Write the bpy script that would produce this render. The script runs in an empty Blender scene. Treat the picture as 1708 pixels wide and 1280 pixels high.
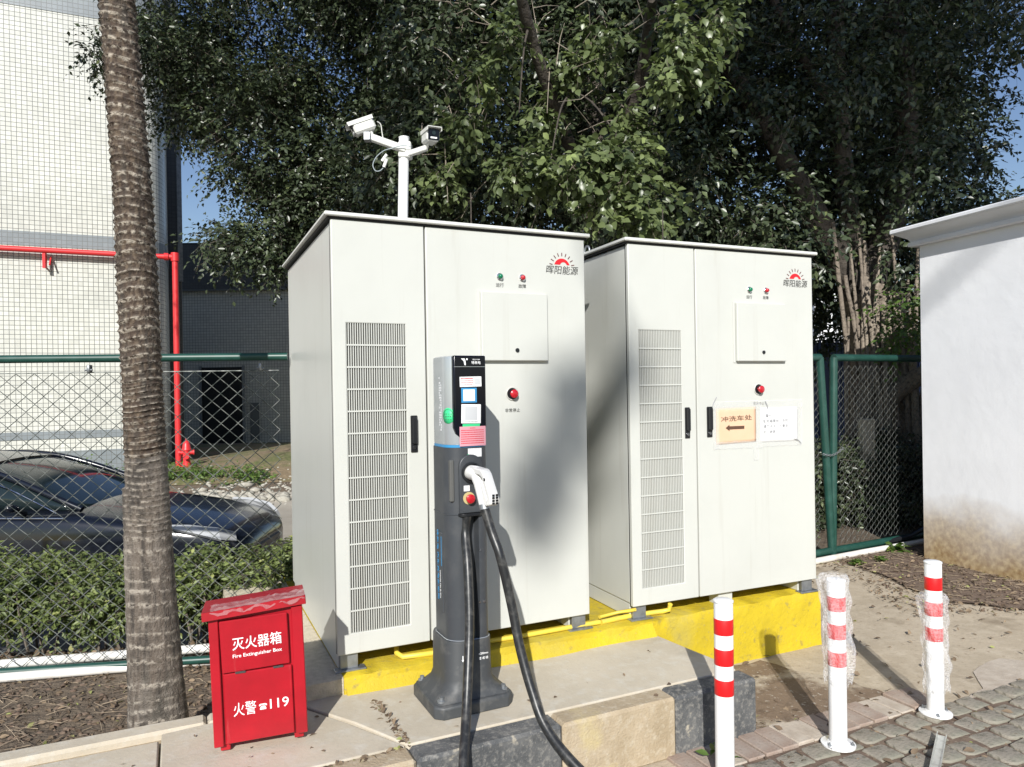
import bpy, math, random
import numpy as np
from mathutils import Vector, Matrix, noise as mnoise
random.seed(7); rng = np.random.default_rng(11)
SC = bpy.context.scene; COL = SC.collection
R = math.radians
# ---------------------------------------------------------------- camera, sky, sun, exposure
CAMZ = 1.6; FPX = 1197.12; ROLL = -.0163; PITCH = -.0025; CX = 854.0; CY = 655.41
cam = bpy.data.cameras.new('camera'); camo = bpy.data.objects.new('camera', cam); COL.objects.link(camo)
cam.sensor_width = 36; cam.lens = FPX/1708*36; cam.clip_start = .05; cam.clip_end = 800
cam.shift_x = 0; cam.shift_y = (CY-640)/1708
camo.matrix_world = Matrix.Translation((0, 0, CAMZ)) @ Matrix.Rotation(R(90)+PITCH, 4, 'X') @ Matrix.Rotation(ROLL, 4, 'Z')
SC.camera = camo
SUNV = Vector((-.09, -1, .578)).normalized()          # towards the sun
el = math.asin(SUNV.z)
w = bpy.data.worlds.new('World'); SC.world = w; w.use_nodes = True
nt = w.node_tree; bg = nt.nodes['Background']; sky = nt.nodes.new('ShaderNodeTexSky')
sky.sky_type = 'NISHITA'; sky.sun_disc = False; sky.sun_elevation = el; sky.sun_rotation = math.atan2(SUNV.x, SUNV.y)
sky.air_density = 1.2; sky.dust_density = .3; sky.ozone_density = 1.4
hs_ = nt.nodes.new('ShaderNodeHueSaturation'); hs_.inputs['Hue'].default_value = .515; hs_.inputs['Saturation'].default_value = 1.14; hs_.inputs['Value'].default_value = 1.4
nt.links.new(sky.outputs[0], hs_.inputs['Color']); nt.links.new(hs_.outputs[0], bg.inputs[0]); bg.inputs[1].default_value = .062
sun = bpy.data.lights.new('sun', 'SUN'); sun.energy = 5.0; sun.angle = R(.53); sun.color = (1, .975, .925)
suno = bpy.data.objects.new('sun', sun); COL.objects.link(suno); suno.location = (-2, -20, 15)
suno.rotation_euler = SUNV.to_track_quat('Z', 'Y').to_euler()
SC.view_settings.view_transform = 'Standard'; SC.view_settings.look = 'None'
SC.view_settings.exposure = .28; SC.view_settings.gamma = 1; SC.view_settings.use_curve_mapping = False

# ---------------------------------------------------------------- measuring helper: photograph pixel + known height / distance -> metres
def ray(px, py):
    a, b = px-CX, py-CY; c, s = math.cos(ROLL), math.sin(ROLL)
    u = a*c+b*s; v = -a*s+b*c; X, Z = u/FPX, -v/FPX
    c, s = math.cos(PITCH), math.sin(PITCH)
    return X, c-Z*s, s+Z*c
def az(px, py, z): d = ray(px, py); t = (z-CAMZ)/d[2]; return Vector((d[0]*t, d[1]*t, z))
def ad(px, py, y): d = ray(px, py); t = y/d[1]; return Vector((d[0]*t, y, CAMZ+d[2]*t))

# ---------------------------------------------------------------- mesh helpers
class MB:
    def __init__(s): s.v = []; s.f = []
    def add(s, vs, fs):
        n = len(s.v); s.v += [tuple(v) for v in vs]; s.f += [tuple(i+n for i in f) for f in fs]; return s
    def box(s, x0, x1, y0, y1, z0, z1, c=0, M=None):
        if c <= 0:
            vs = [(x, y, z) for x in (x0, x1) for y in (y0, y1) for z in (z0, z1)]
            fs = [(0,1,3,2),(4,6,7,5),(0,4,5,1),(2,3,7,6),(0,2,6,4),(1,5,7,3)]
        else:
            vs = []; idx = {}
            for i, x in enumerate((x0, x1)):
                for j, y in enumerate((y0, y1)):
                    for k, z in enumerate((z0, z1)):
                        sx, sy, sz = (1-2*i)*c, (1-2*j)*c, (1-2*k)*c
                        idx[i,j,k] = len(vs)
                        vs += [(x, y+sy, z+sz), (x+sx, y, z+sz), (x+sx, y+sy, z)]
            g = lambda i,j,k,a: idx[i,j,k]+a
            fs = [(g(0,0,0,0),g(0,0,1,0),g(0,1,1,0),g(0,1,0,0)), (g(1,0,0,0),g(1,1,0,0),g(1,1,1,0),g(1,0,1,0)),
                  (g(0,0,0,1),g(1,0,0,1),g(1,0,1,1),g(0,0,1,1)), (g(0,1,0,1),g(0,1,1,1),g(1,1,1,1),g(1,1,0,1)),
                  (g(0,0,0,2),g(0,1,0,2),g(1,1,0,2),g(1,0,0,2)), (g(0,0,1,2),g(1,0,1,2),g(1,1,1,2),g(0,1,1,2))]
            for j in (0,1):
                for k in (0,1): fs.append((g(0,j,k,1),g(1,j,k,1),g(1,j,k,2),g(0,j,k,2)))
            for i in (0,1):
                for k in (0,1): fs.append((g(i,0,k,0),g(i,1,k,0),g(i,1,k,2),g(i,0,k,2)))
                for j in (0,1): fs.append((g(i,j,0,0),g(i,j,1,0),g(i,j,1,1),g(i,j,0,1)))
            fs += [(g(i,j,k,0),g(i,j,k,1),g(i,j,k,2)) for i in (0,1) for j in (0,1) for k in (0,1)]
        if M is not None: vs = [M @ Vector(v) for v in vs]
        return s.add(vs, fs)
    def tube(s, pts, r, n=8, caps=True, M=None):
        pts = [Vector(p) for p in pts]; rs = r if isinstance(r, (list, tuple)) else [r]*len(pts)
        vs = []; prev = None
        for i, p in enumerate(pts):
            d = (pts[min(i+1, len(pts)-1)]-pts[max(i-1, 0)]).normalized()
            if prev is None:
                a = d.cross(Vector((0, 0, 1)))
                if a.length < .1: a = d.cross(Vector((0, 1, 0)))
            else: a = prev-d*prev.dot(d)
            a.normalize(); b = d.cross(a); prev = a
            for k in range(n):
                t = 2*math.pi*k/n; vs.append(p+(a*math.cos(t)+b*math.sin(t))*rs[i])
        fs = [(i*n+k, i*n+(k+1)%n, (i+1)*n+(k+1)%n, (i+1)*n+k) for i in range(len(pts)-1) for k in range(n)]
        if caps: fs += [tuple(range(n))[::-1], tuple((len(pts)-1)*n+k for k in range(n))]
        if M is not None: vs = [M @ v for v in vs]
        return s.add(vs, fs)
    def lathe(s, prof, n=24, M=None, caps=True):        # prof: (r, z)
        vs = [(r*math.cos(2*math.pi*k/n), r*math.sin(2*math.pi*k/n), z) for r, z in prof for k in range(n)]
        fs = [(i*n+k, i*n+(k+1)%n, (i+1)*n+(k+1)%n, (i+1)*n+k) for i in range(len(prof)-1) for k in range(n)]
        if caps: fs += [tuple(range(n))[::-1], tuple((len(prof)-1)*n+k for k in range(n))]
        if M is not None: vs = [M @ Vector(v) for v in vs]
        return s.add(vs, fs)
    def prism(s, poly, h0, h1, M=None):                 # polygon in local xy, extruded in z
        n = len(poly); vs = [(x, y, h0) for x, y in poly]+[(x, y, h1) for x, y in poly]
        fs = [tuple(range(n))[::-1], tuple(range(n, 2*n))]+[(k, (k+1)%n, n+(k+1)%n, n+k) for k in range(n)]
        if M is not None: vs = [M @ Vector(v) for v in vs]
        return s.add(vs, fs)
    def loft(s, rings, caps=True):
        n = len(rings[0]); vs = [p for r in rings for p in r]
        fs = [(i*n+k, i*n+(k+1)%n, (i+1)*n+(k+1)%n, (i+1)*n+k) for i in range(len(rings)-1) for k in range(n)]
        if caps: fs += [tuple(range(n))[::-1], tuple((len(rings)-1)*n+k for k in range(n))]
        return s.add(vs, fs)
    def build(s, name, m, parent=None, smooth=35, bevel=0, fix=True):
        me = bpy.data.meshes.new(name); me.from_pydata(s.v, [], s.f); me.update()
        if fix:
            import bmesh
            b = bmesh.new(); b.from_mesh(me); bmesh.ops.recalc_face_normals(b, faces=b.faces); b.to_mesh(me); b.free()
        return link(name, me, m, parent, smooth, bevel)
def link(name, me, m, parent=None, smooth=35, bevel=0):
    o = bpy.data.objects.new(name, me); COL.objects.link(o)
    if m is not None: me.materials.append(m)
    if smooth:
        me.shade_smooth(); me.set_sharp_from_angle(angle=R(smooth))
    if bevel:
        b = o.modifiers.new('bevel', 'BEVEL'); b.width = bevel; b.segments = 2; b.limit_method = 'ANGLE'; b.angle_limit = R(33)
    if parent is not None: o.parent = parent
    return o
def tag(o, label=None, cat=None, group=None, kind=None):
    if label: o['label'] = label
    if cat: o['category'] = cat
    if group: o['group'] = group
    if kind: o['kind'] = kind
    return o
def empty(name, loc=(0, 0, 0), rz=0, rx=0, ry=0):
    o = bpy.data.objects.new(name, None); COL.objects.link(o); o.location = loc; o.rotation_euler = (rx, ry, rz); o.empty_display_size = .1
    return o
def copy_tree(o, parent=None):
    kids = [c for c in bpy.data.objects if c.parent == o]
    c = o.copy(); COL.objects.link(c); c.parent = parent
    for k in kids: copy_tree(k, c)
    return c
def fast_mesh(name, V, F, tint=None):                  # numpy V (n,3), F (m,k)
    me = bpy.data.meshes.new(name); k = F.shape[1]
    me.vertices.add(len(V)); me.vertices.foreach_set('co', V.astype(np.float32).ravel())
    me.loops.add(F.size); me.loops.foreach_set('vertex_index', F.astype(np.int32).ravel())
    me.polygons.add(len(F)); me.polygons.foreach_set('loop_start', np.arange(0, F.size, k, dtype=np.int32))
    if tint is not None:
        a = me.attributes.new('tint', 'FLOAT', 'FACE'); a.data.foreach_set('value', tint.astype(np.float32))
    me.update(calc_edges=True); return me

# ---------------------------------------------------------------- materials
def mat(name, col, rough=.6, metal=0, spec=.5, coat=0, noise=None, bump=None, extra=None):
    """noise=(scale, second colour, lo, hi)   bump=(scale, strength, distance)"""
    m = bpy.data.materials.new(name); m.use_nodes = True; n = m.node_tree; p = n.nodes['Principled BSDF']
    p.inputs['Base Color'].default_value = (*col, 1); p.inputs['Roughness'].default_value = rough
    p.inputs['Metallic'].default_value = metal; p.inputs['Specular IOR Level'].default_value = spec
    p.inputs['Coat Weight'].default_value = coat
    tc = n.nodes.new('ShaderNodeTexCoord')
    if noise:
        layers = noise if isinstance(noise, list) else [noise]
        cur = None
        for sc, c2, lo, hi in layers:
            t = n.nodes.new('ShaderNodeTexNoise'); t.inputs['Detail'].default_value = 6; t.inputs['Roughness'].default_value = .62
            if isinstance(sc, tuple):
                mp = n.nodes.new('ShaderNodeMapping'); mp.inputs['Scale'].default_value = sc; n.links.new(tc.outputs['Object'], mp.inputs[0])
                n.links.new(mp.outputs[0], t.inputs[0]); t.inputs['Scale'].default_value = 1
            else:
                t.inputs['Scale'].default_value = sc; n.links.new(tc.outputs['Object'], t.inputs[0])
            r = n.nodes.new('ShaderNodeMapRange'); r.inputs[1].default_value = lo; r.inputs[2].default_value = hi
            n.links.new(t.outputs[0], r.inputs[0])
            x = n.nodes.new('ShaderNodeMix'); x.data_type = 'RGBA'; x.inputs[6].default_value = (*col, 1)
            if cur is not None: n.links.new(cur, x.inputs[6])
            x.inputs[7].default_value = (*c2, 1); n.links.new(r.outputs[0], x.inputs[0]); cur = x.outputs[2]
        n.links.new(cur, p.inputs['Base Color'])
    if bump:
        bl = bump if isinstance(bump, list) else [bump]; prev = None
        for sc, st, di in bl:
            t = n.nodes.new('ShaderNodeTexNoise'); t.inputs['Scale'].default_value = sc; t.inputs['Detail'].default_value = 8
            n.links.new(tc.outputs['Object'], t.inputs[0])
            b = n.nodes.new('ShaderNodeBump'); b.inputs['Strength'].default_value = st; b.inputs['Distance'].default_value = di
            n.links.new(t.outputs[0], b.inputs['Height'])
            if prev is not None: n.links.new(prev, b.inputs['Normal'])
            prev = b.outputs[0]
        n.links.new(prev, p.inputs['Normal'])
    if extra: extra(m, n, p, tc)
    return m
def leafmat(name, c1, c2, c3=None, rough=.42, trans=.25):
    m = bpy.data.materials.new(name); m.use_nodes = True; n = m.node_tree; p = n.nodes['Principled BSDF']
    a = n.nodes.new('ShaderNodeAttribute'); a.attribute_name = 'tint'
    r = n.nodes.new('ShaderNodeValToRGB'); n.links.new(a.outputs['Fac'], r.inputs[0])
    r.color_ramp.elements[0].color = (*c1, 1); r.color_ramp.elements[1].color = (*c2, 1); r.color_ramp.elements[1].position = .9
    if c3 is not None: e = r.color_ramp.elements.new(.97); e.color = (*c3, 1)
    n.links.new(r.outputs[0], p.inputs['Base Color']); p.inputs['Roughness'].default_value = rough
    t = n.nodes.new('ShaderNodeBsdfTranslucent'); mx = n.nodes.new('ShaderNodeMixShader'); mx.inputs[0].default_value = trans
    hs = n.nodes.new('ShaderNodeHueSaturation'); hs.inputs['Saturation'].default_value = 1.2; hs.inputs['Value'].default_value = 1.6
    n.links.new(r.outputs[0], hs.inputs['Color']); n.links.new(hs.outputs[0], t.inputs[0])
    n.links.new(p.outputs[0], mx.inputs[1]); n.links.new(t.outputs[0], mx.inputs[2])
    n.links.new(mx.outputs[0], n.nodes['Material Output'].inputs[0])
    return m
M = {}
M['cab'] = mat('cabinet_paint', (.535, .542, .505), .34, spec=.45, noise=[(2.2, (.505, .512, .475), .45, .75), ((14, 14, .8), (.46, .455, .41), .58, .80), (130, (.36, .34, .29), .72, .78)], bump=(2.2, .10, .012))
M['cab_lid'] = mat('lid_paint', (.66, .66, .62), .4)
M['cab_in'] = mat('dark_cabinet_inside', (.05, .043, .034), .8, noise=(9, (.15, .13, .10), .5, .75))
M['gap'] = mat('black_seal_and_lid_shade', (.012, .012, .012), .7)  # door seal; also the black strip painted as shade under the lid
M['blackp'] = mat('black_plastic', (.012, .013, .015), .35)
M['galv'] = mat('galvanised_steel', (.33, .35, .37), .45, .7, noise=(14, (.2, .21, .22), .4, .7))
M['chrome'] = mat('chrome', (.7, .7, .72), .15, 1)
M['green_lamp'] = mat('green_lamp', (.0, .16, .07), .2, coat=.5)
M['red_lamp'] = mat('red_lamp', (.45, .01, .02), .25, coat=.5)
M['ink'] = mat('black_ink', (.012, .012, .012), .6)
M['redink'] = mat('red_ink', (.6, .012, .02), .5)
M['whiteink'] = mat('white_ink', (.85, .85, .85), .5)
M['orange_paper'] = mat('orange_paper', (.70, .46, .30), .7, noise=(5, (.72, .50, .35), .4, .7), bump=(9, .12, .01))
M['white_paper'] = mat('white_paper', (.83, .83, .82), .6, bump=(9, .2, .01))
M['dkgrey'] = mat('dark_grey_shell', (.048, .053, .06), .42, noise=(9, (.075, .078, .082), .5, .8))
M['dkgrey_dusty'] = mat('dusty_dark_grey_base', (.05, .054, .058), .55, noise=[(11, (.16, .155, .145), .5, .85)], bump=(60, .1, .003))
M['silver'] = mat('silver_paint', (.58, .61, .63), .27, .6)
M['face'] = mat('glossy_black_face', (.004, .005, .010), .14, spec=.28)
M['blue_trim'] = mat('blue_trim', (.04, .25, .5), .3)
M['pink'] = mat('pink_label', (.72, .33, .38), .6)
M['greens'] = mat('green_sticker', (.05, .62, .25), .5)
M['blues'] = mat('blue_label', (.04, .25, .5), .5)
M['gunwhite'] = mat('off_white_plastic', (.74, .735, .71), .45, noise=[(14, (.62, .59, .52), .6, .85)])
M['cable'] = mat('black_rubber_cable', (.018, .019, .02), .38, noise=[(30, (.075, .073, .068), .48, .72)], bump=(70, .15, .003))
def two_tone(side):
    def ex(m, n, p, tc):
        pass
    return ex
M['yellow'] = mat('yellow_painted_concrete', (.55, .41, .012), .75, noise=[(1.4, (.40, .32, .05), .52, .72), (6, (.47, .35, .015), .4, .7), (16, (.24, .19, .07), .58, .74), (60, (.30, .26, .13), .62, .72), (2.5, (.38, .32, .09), .55, .8)], bump=[(30, .5, .01), (120, .4, .003)])
M['stucco'] = mat('beige_stucco', (.62, .55, .42), .9, noise=(30, (.48, .42, .30), .4, .7), bump=[(120, .9, .006)])
M['yellow_pipe'] = mat('yellow_conduit', (.72, .55, .07), .45, noise=(12, (.55, .42, .1), .5, .8))
M['slab'] = mat('pale_concrete', (.53, .47, .37), .85, noise=[(3, (.45, .395, .305), .4, .7), (18, (.56, .53, .46), .5, .8), (2.2, (.33, .29, .225), .6, .78), (70, (.36, .33, .28), .6, .8)], bump=[(60, .35, .004), (250, .3, .002)])
M['slab_side'] = mat('rough_yellowish_concrete', (.42, .34, .235), .9, noise=[(5, (.33, .26, .17), .4, .65), (30, (.5, .44, .34), .5, .8), (3, (.5, .41, .2), .6, .75)], bump=[(90, .7, .006)])
M['black_conc'] = mat('worn_black_paint', (.07, .073, .076), .8, noise=[(7, (.13, .13, .128), .4, .65), (40, (.24, .23, .21), .5, .70), (14, (.38, .34, .27), .62, .70), (130, (.3, .28, .24), .6, .7)], bump=[(80, .7, .006)])
M['path'] = mat('worn_concrete_path', (.44, .37, .275), .9, noise=[(1.2, (.36, .30, .22), .4, .65), (9, (.50, .43, .33), .45, .75), (2.0, (.25, .20, .14), .57, .7), (28, (.28, .22, .16), .58, .72), (90, (.27, .22, .16), .6, .75)], bump=[(40, .5, .006), (180, .5, .003)])
M['path_brown'] = mat('stained_brown_concrete', (.19, .135, .09), .92, noise=[(3.2, (.40, .34, .26), .5, .60), (12, (.13, .09, .06), .5, .68), (40, (.46, .42, .36), .60, .70)], bump=[(50, .8, .006), (200, .5, .003)])
M['road'] = mat('pale_road', (.36, .33, .28), .9, noise=(2, (.28, .25, .21), .4, .7), bump=(60, .4, .006))
M['asphalt'] = mat('asphalt', (.10, .10, .10), .9, noise=(60, (.15, .15, .145), .4, .7), bump=(150, .5, .006))
M['dirt'] = mat('brown_soil', (.14, .105, .075), .95, noise=[(1.3, (.2, .155, .105), .4, .7), (14, (.09, .068, .05), .4, .7), (45, (.30, .26, .2), .6, .75)], bump=[(12, .8, .03), (60, 1, .015)])
M['darkdirt'] = mat('dark_soil', (.125, .085, .062), .95, noise=[(8, (.17, .125, .09), .4, .7), (45, (.30, .25, .19), .58, .74)], bump=[(15, .6, .02), (70, .6, .008)])
M['drygrass'] = mat('dry_grassy_soil', (.20, .15, .09), .95, noise=[(1.0, (.12, .13, .045), .45, .6), (10, (.3, .23, .14), .5, .75)], bump=[(14, 1, .04)])
M['brick'] = mat('reddish_brick', (.30, .225, .18), .9, noise=[(12, (.38, .32, .27), .42, .7), (3, (.24, .19, .15), .5, .7), (50, (.2, .15, .12), .55, .75)], bump=[(90, .7, .004)])
M['brickp'] = mat('pale_brick', (.47, .41, .34), .9, noise=[(12, (.36, .30, .24), .42, .7)], bump=[(90, .7, .004)])
M['paver'] = mat('greenish_grey_paver', (.28, .25, .205), .9, noise=[(9, (.34, .31, .25), .42, .7), (40, (.13, .12, .09), .52, .7), (3, (.22, .21, .165), .45, .6)], bump=[(70, .9, .006)])
M['white_post'] = mat('white_post_paint', (.76, .76, .76), .38, noise=[(6, (.69, .69, .68), .5, .8), ((60, 60, 14), (.42, .41, .39), .66, .76)])
M['red_band'] = mat('red_reflective_band', (.66, .012, .015), .4)
M['red_box'] = mat('red_box_paint', (.41, .008, .018), .36, noise=[(5, (.30, .007, .014), .4, .7), ((30, 30, 3), (.46, .07, .07), .64, .85), (70, (.16, .04, .03), .70, .76)], bump=(2.5, .15, .02))
M['red_pipe'] = mat('red_pipe_paint', (.62, .03, .035), .4, noise=(3, (.5, .04, .04), .5, .8))
M['green_rail'] = mat('green_pipe_paint', (.011, .052, .040), .4, noise=(10, (.02, .075, .06), .45, .75))
M['wire'] = mat('pale_coated_wire', (.20, .21, .195), .45, .2, noise=(20, (.04, .05, .045), .42, .60))
M['pvc'] = mat('dirty_white_pipe', (.72, .70, .66), .45, noise=[(5, (.5, .46, .4), .5, .75)])
M['wallw'] = mat('white_wall_plaster', (.78, .79, .82), .85, noise=[(1.5, (.71, .72, .75), .4, .7), ((6, 6, 1), (.65, .66, .68), .62, .8)], bump=[(20, .25, .006)])
M['tyre'] = mat('tyre_rubber', (.02, .02, .02), .8)
M['glass'] = mat('dark_car_glass', (.012, .02, .022), .06)
M['car'] = mat('dark_blue_car_paint', (.006, .008, .014), .22, coat=.35, spec=.5)
M['lampglass'] = mat('headlight_lens', (.42, .43, .44), .12, coat=1)
M['dead_leaf'] = leafmat('dead_leaf', (.085, .055, .035), (.27, .20, .13), (.26, .28, .09), .8, .05)
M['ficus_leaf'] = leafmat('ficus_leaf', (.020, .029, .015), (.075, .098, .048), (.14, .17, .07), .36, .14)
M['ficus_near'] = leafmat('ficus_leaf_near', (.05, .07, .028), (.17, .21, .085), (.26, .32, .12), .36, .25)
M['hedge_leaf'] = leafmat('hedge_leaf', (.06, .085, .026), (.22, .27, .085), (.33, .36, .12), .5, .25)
M['weed'] = leafmat('weed_leaf', (.05, .1, .02), (.14, .22, .05), (.25, .28, .08), .5, .3)
M['bark'] = mat('ficus_bark', (.055, .045, .036), .9, noise=[((3, 3, .6), (.10, .085, .07), .4, .7), (30, (.035, .028, .024), .5, .7)], bump=[(12, .9, .04), (60, .7, .01)])
M['twig'] = mat('twig_bark', (.15, .125, .10), .85)
M['root'] = mat('pale_root_bark', (.20, .165, .13), .9, noise=[((4, 4, .8), (.33, .28, .22), .4, .7), (30, (.10, .08, .065), .5, .7)], bump=[(12, .9, .04), (60, .7, .01)])
M['rock'] = mat('pale_rubble', (.42, .40, .35), .9, noise=(20, (.3, .28, .23), .4, .7), bump=(40, .8, .01))

def palm_extra(m, n, p, tc):
    # faint vertical stains plus ring scars in colour
    pass
def ringed(pale, lo, hi):
    def ex(m, n, p, tc):
        src = p.inputs['Base Color'].links[0].from_socket; a = n.nodes.new('ShaderNodeAttribute'); a.attribute_name = 'ring'
        t = n.nodes.new('ShaderNodeTexNoise'); t.inputs['Scale'].default_value = 48; t.inputs['Detail'].default_value = 7; n.links.new(tc.outputs['Object'], t.inputs[0])
        r = n.nodes.new('ShaderNodeMapRange'); r.inputs[1].default_value = lo; r.inputs[2].default_value = hi; n.links.new(t.outputs[0], r.inputs[0])
        k = n.nodes.new('ShaderNodeMath'); k.operation = 'MULTIPLY'; n.links.new(a.outputs['Fac'], k.inputs[0]); n.links.new(r.outputs[0], k.inputs[1])
        x = n.nodes.new('ShaderNodeMix'); x.data_type = 'RGBA'; x.inputs[7].default_value = (*pale, 1); n.links.new(k.outputs[0], x.inputs[0]); n.links.new(src, x.inputs[6]); n.links.new(x.outputs[2], p.inputs['Base Color'])
    return ex
M['palm'] = mat('palm_bark', (.050, .033, .023), .92, noise=[((60, 60, 30), (.12, .088, .06), .45, .62), ((25, 25, 4), (.04, .032, .025), .48, .66), ((5, 5, 1.2), (.15, .125, .10), .58, .74)], bump=[(50, .9, .014), (160, .8, .005)], extra=ringed((.40, .35, .285), .45, .58))
M['palm_low'] = mat('palm_bark_grey', (.12, .097, .077), .92, noise=[((90, 90, 12), (.20, .17, .14), .5, .66), ((30, 30, 3), (.05, .042, .035), .44, .60), ((9, 9, 2), (.22, .19, .16), .48, .68), ((4, 4, .8), (.045, .042, .033), .54, .66)], bump=[(40, .8, .014), (160, .9, .006)], extra=ringed((.34, .30, .25), .44, .58))

def tile_mat(name, c, grout, size, dark=None):
    m = bpy.data.materials.new(name); m.use_nodes = True; n = m.node_tree; p = n.nodes['Principled BSDF']
    tc = n.nodes.new('ShaderNodeTexCoord'); b = n.nodes.new('ShaderNodeTexBrick'); b.offset = 0; b.squash = 1
    b.inputs['Scale'].default_value = 1; b.inputs['Brick Width'].default_value = size; b.inputs['Row Height'].default_value = size
    b.inputs['Mortar Size'].default_value = size*.055; b.inputs['Mortar Smooth'].default_value = .2; b.inputs['Bias'].default_value = 0
    b.inputs['Color1'].default_value = (*c, 1); b.inputs['Color2'].default_value = (*[x*.86 for x in c], 1); b.inputs['Mortar'].default_value = (*grout, 1)
    n.links.new(tc.outputs['UV'], b.inputs[0])
    t = n.nodes.new('ShaderNodeTexNoise'); t.inputs['Scale'].default_value = .5; t.inputs['Detail'].default_value = 5; n.links.new(tc.outputs['UV'], t.inputs[0])
    r = n.nodes.new('ShaderNodeMapRange'); r.inputs[1].default_value = .35; r.inputs[2].default_value = .7; r.inputs[3].default_value = .86; r.inputs[4].default_value = 1.0
    n.links.new(t.outputs[0], r.inputs[0])
    x = n.nodes.new('ShaderNodeMix'); x.data_type = 'RGBA'; x.blend_type = 'MULTIPLY'; x.inputs[0].default_value = 1
    n.links.new(b.outputs[0], x.inputs[6]); n.links.new(r.outputs[0], x.inputs[7]); n.links.new(x.outputs[2], p.inputs['Base Color'])
    bu = n.nodes.new('ShaderNodeBump'); bu.inputs['Strength'].default_value = .5; bu.inputs['Distance'].default_value = .004; bu.invert = True
    n.links.new(b.outputs['Fac'], bu.inputs['Height']); n.links.new(bu.outputs[0], p.inputs['Normal']); p.inputs['Roughness'].default_value = .35
    return m
M['tile'] = tile_mat('cream_wall_tiles', (.66, .665, .61), (.13, .135, .13), .094)
M['tileg'] = tile_mat('grey_wall_tiles', (.24, .27, .29), (.16, .17, .17), .094)
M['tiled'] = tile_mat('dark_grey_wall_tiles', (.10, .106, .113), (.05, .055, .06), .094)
def wrap_mat():
    m = bpy.data.materials.new('bubble_wrap_film'); m.use_nodes = True; n = m.node_tree; p = n.nodes['Principled BSDF']
    p.inputs['Base Color'].default_value = (.9, .9, .92, 1); p.inputs['Roughness'].default_value = .18
    tc = n.nodes.new('ShaderNodeTexCoord'); v = n.nodes.new('ShaderNodeTexVoronoi'); v.inputs['Scale'].default_value = 110; n.links.new(tc.outputs['Object'], v.inputs[0])
    b = n.nodes.new('ShaderNodeBump'); b.inputs['Strength'].default_value = 1; b.inputs['Distance'].default_value = .006; b.invert = True
    n.links.new(v.outputs['Distance'], b.inputs['Height']); n.links.new(b.outputs[0], p.inputs['Normal'])
    r = n.nodes.new('ShaderNodeMapRange'); r.inputs[1].default_value = .1; r.inputs[2].default_value = .6; r.inputs[3].default_value = .13; r.inputs[4].default_value = .27
    n.links.new(v.outputs['Distance'], r.inputs[0]); n.links.new(r.outputs[0], p.inputs['Alpha'])
    return m
M['wrap'] = wrap_mat()
def film_mat(name, al, rough=.2):
    m = bpy.data.materials.new(name); m.use_nodes = True; p = m.node_tree.nodes['Principled BSDF']
    p.inputs['Base Color'].default_value = (.8, .8, .78, 1); p.inputs['Roughness'].default_value = rough; p.inputs['Alpha'].default_value = al; return m
M['film'] = film_mat('clear_plastic_film', .16, .12); M['tape'] = film_mat('clear_tape', .28, .25)

# ---------------------------------------------------------------- lettering
TXT = {}
def text(s, size, m, parent, loc, rot=(R(90), 0, 0), width=None, bold=0, name='lettering', shear=0):
    key = (s, bold, shear)
    if key not in TXT:
        c = bpy.data.curves.new('t', 'FONT'); c.body = s; c.size = 1; c.resolution_u = 3; c.extrude = .004; c.offset = bold*.35; c.shear = shear
        c.align_x = 'CENTER'; c.align_y = 'CENTER'
        o = bpy.data.objects.new('t', c); COL.objects.link(o)
        dg = bpy.context.evaluated_depsgraph_get(); dg.update()
        me = bpy.data.meshes.new_from_object(o.evaluated_get(dg)); bpy.data.objects.remove(o); TXT[key] = me
    me = TXT[key].copy(); me.materials.clear()
    xs = [v.co.x for v in me.vertices]; ys = [v.co.y for v in me.vertices]
    wd = (max(xs)-min(xs)) or 1; ht = (max(ys)-min(ys)) or 1
    sx = (width/wd) if width else size; cx = (max(xs)+min(xs))/2; cy = (max(ys)+min(ys))/2
    for v in me.vertices: v.co = ((v.co.x-cx)*sx, (v.co.y-cy)*size, v.co.z*.08)
    me.name = name
    o = link(name, me, m, parent, 0); o.location = loc; o.rotation_euler = rot
    return o

# ================================================================ SETTING: ground
def smooth(t): t = max(0., min(1., t)); return t*t*(3-2*t)
def fence_y(x): return 4.25+(x+2.68)*.13
def gh(x, y):
    low = 0.
    left = smooth((1.2-x)/2.0)
    a = smooth((y-(fence_y(min(x, -1.4))+.1))/1.6); b = smooth((y-12.2)/3.2)
    low = -.42*a*(1-b)*left
    bed = -.05 if (x < -.6) else -.05*smooth((0.2-x)/.8)
    inside = (y > 2.3 and y <= 6)
    z = low+(bed*(1-a) if y > 1.5 else bed*0)
    if x > 0 and y > 10: z += .0
    m = math.exp(-((x+4.6)**2/5+(y-17.5)**2/6))*.42     # low soil mound by the hydrant
    return z+m
xs = sorted(set([-150, -80, -45, -30, -22]+[round(-18+.5*i, 2) for i in range(20)]+[round(-8+.25*i, 3) for i in range(64)]+[8.5, 10, 12, 15, 20, 30, 45, 80, 150]))
ys = sorted(set([-80, -40, -20, -8, -4, -1, 1, 1.8]+[round(2.2+.2*i, 3) for i in range(36)]+[round(9.4+.5*i, 2) for i in range(26)]+[24, 28, 35, 50, 80, 150, 260]))
g = MB(); nx = len(xs)
g.v = [(x, y, gh(x, y)) for y in ys for x in xs]
g.f = [(j*nx+i, j*nx+i+1, (j+1)*nx+i+1, (j+1)*nx+i) for j in range(len(ys)-1) for i in range(nx-1)]
tag(g.build('ground', M['dirt'], smooth=60), kind='structure')
def sheet(name, poly, z, m, n=None):
    b = MB(); b.add([(x, y, z) for x, y in poly], [tuple(range(len(poly)))]); return tag(b.build(name, m, smooth=0), kind='structure')
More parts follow.
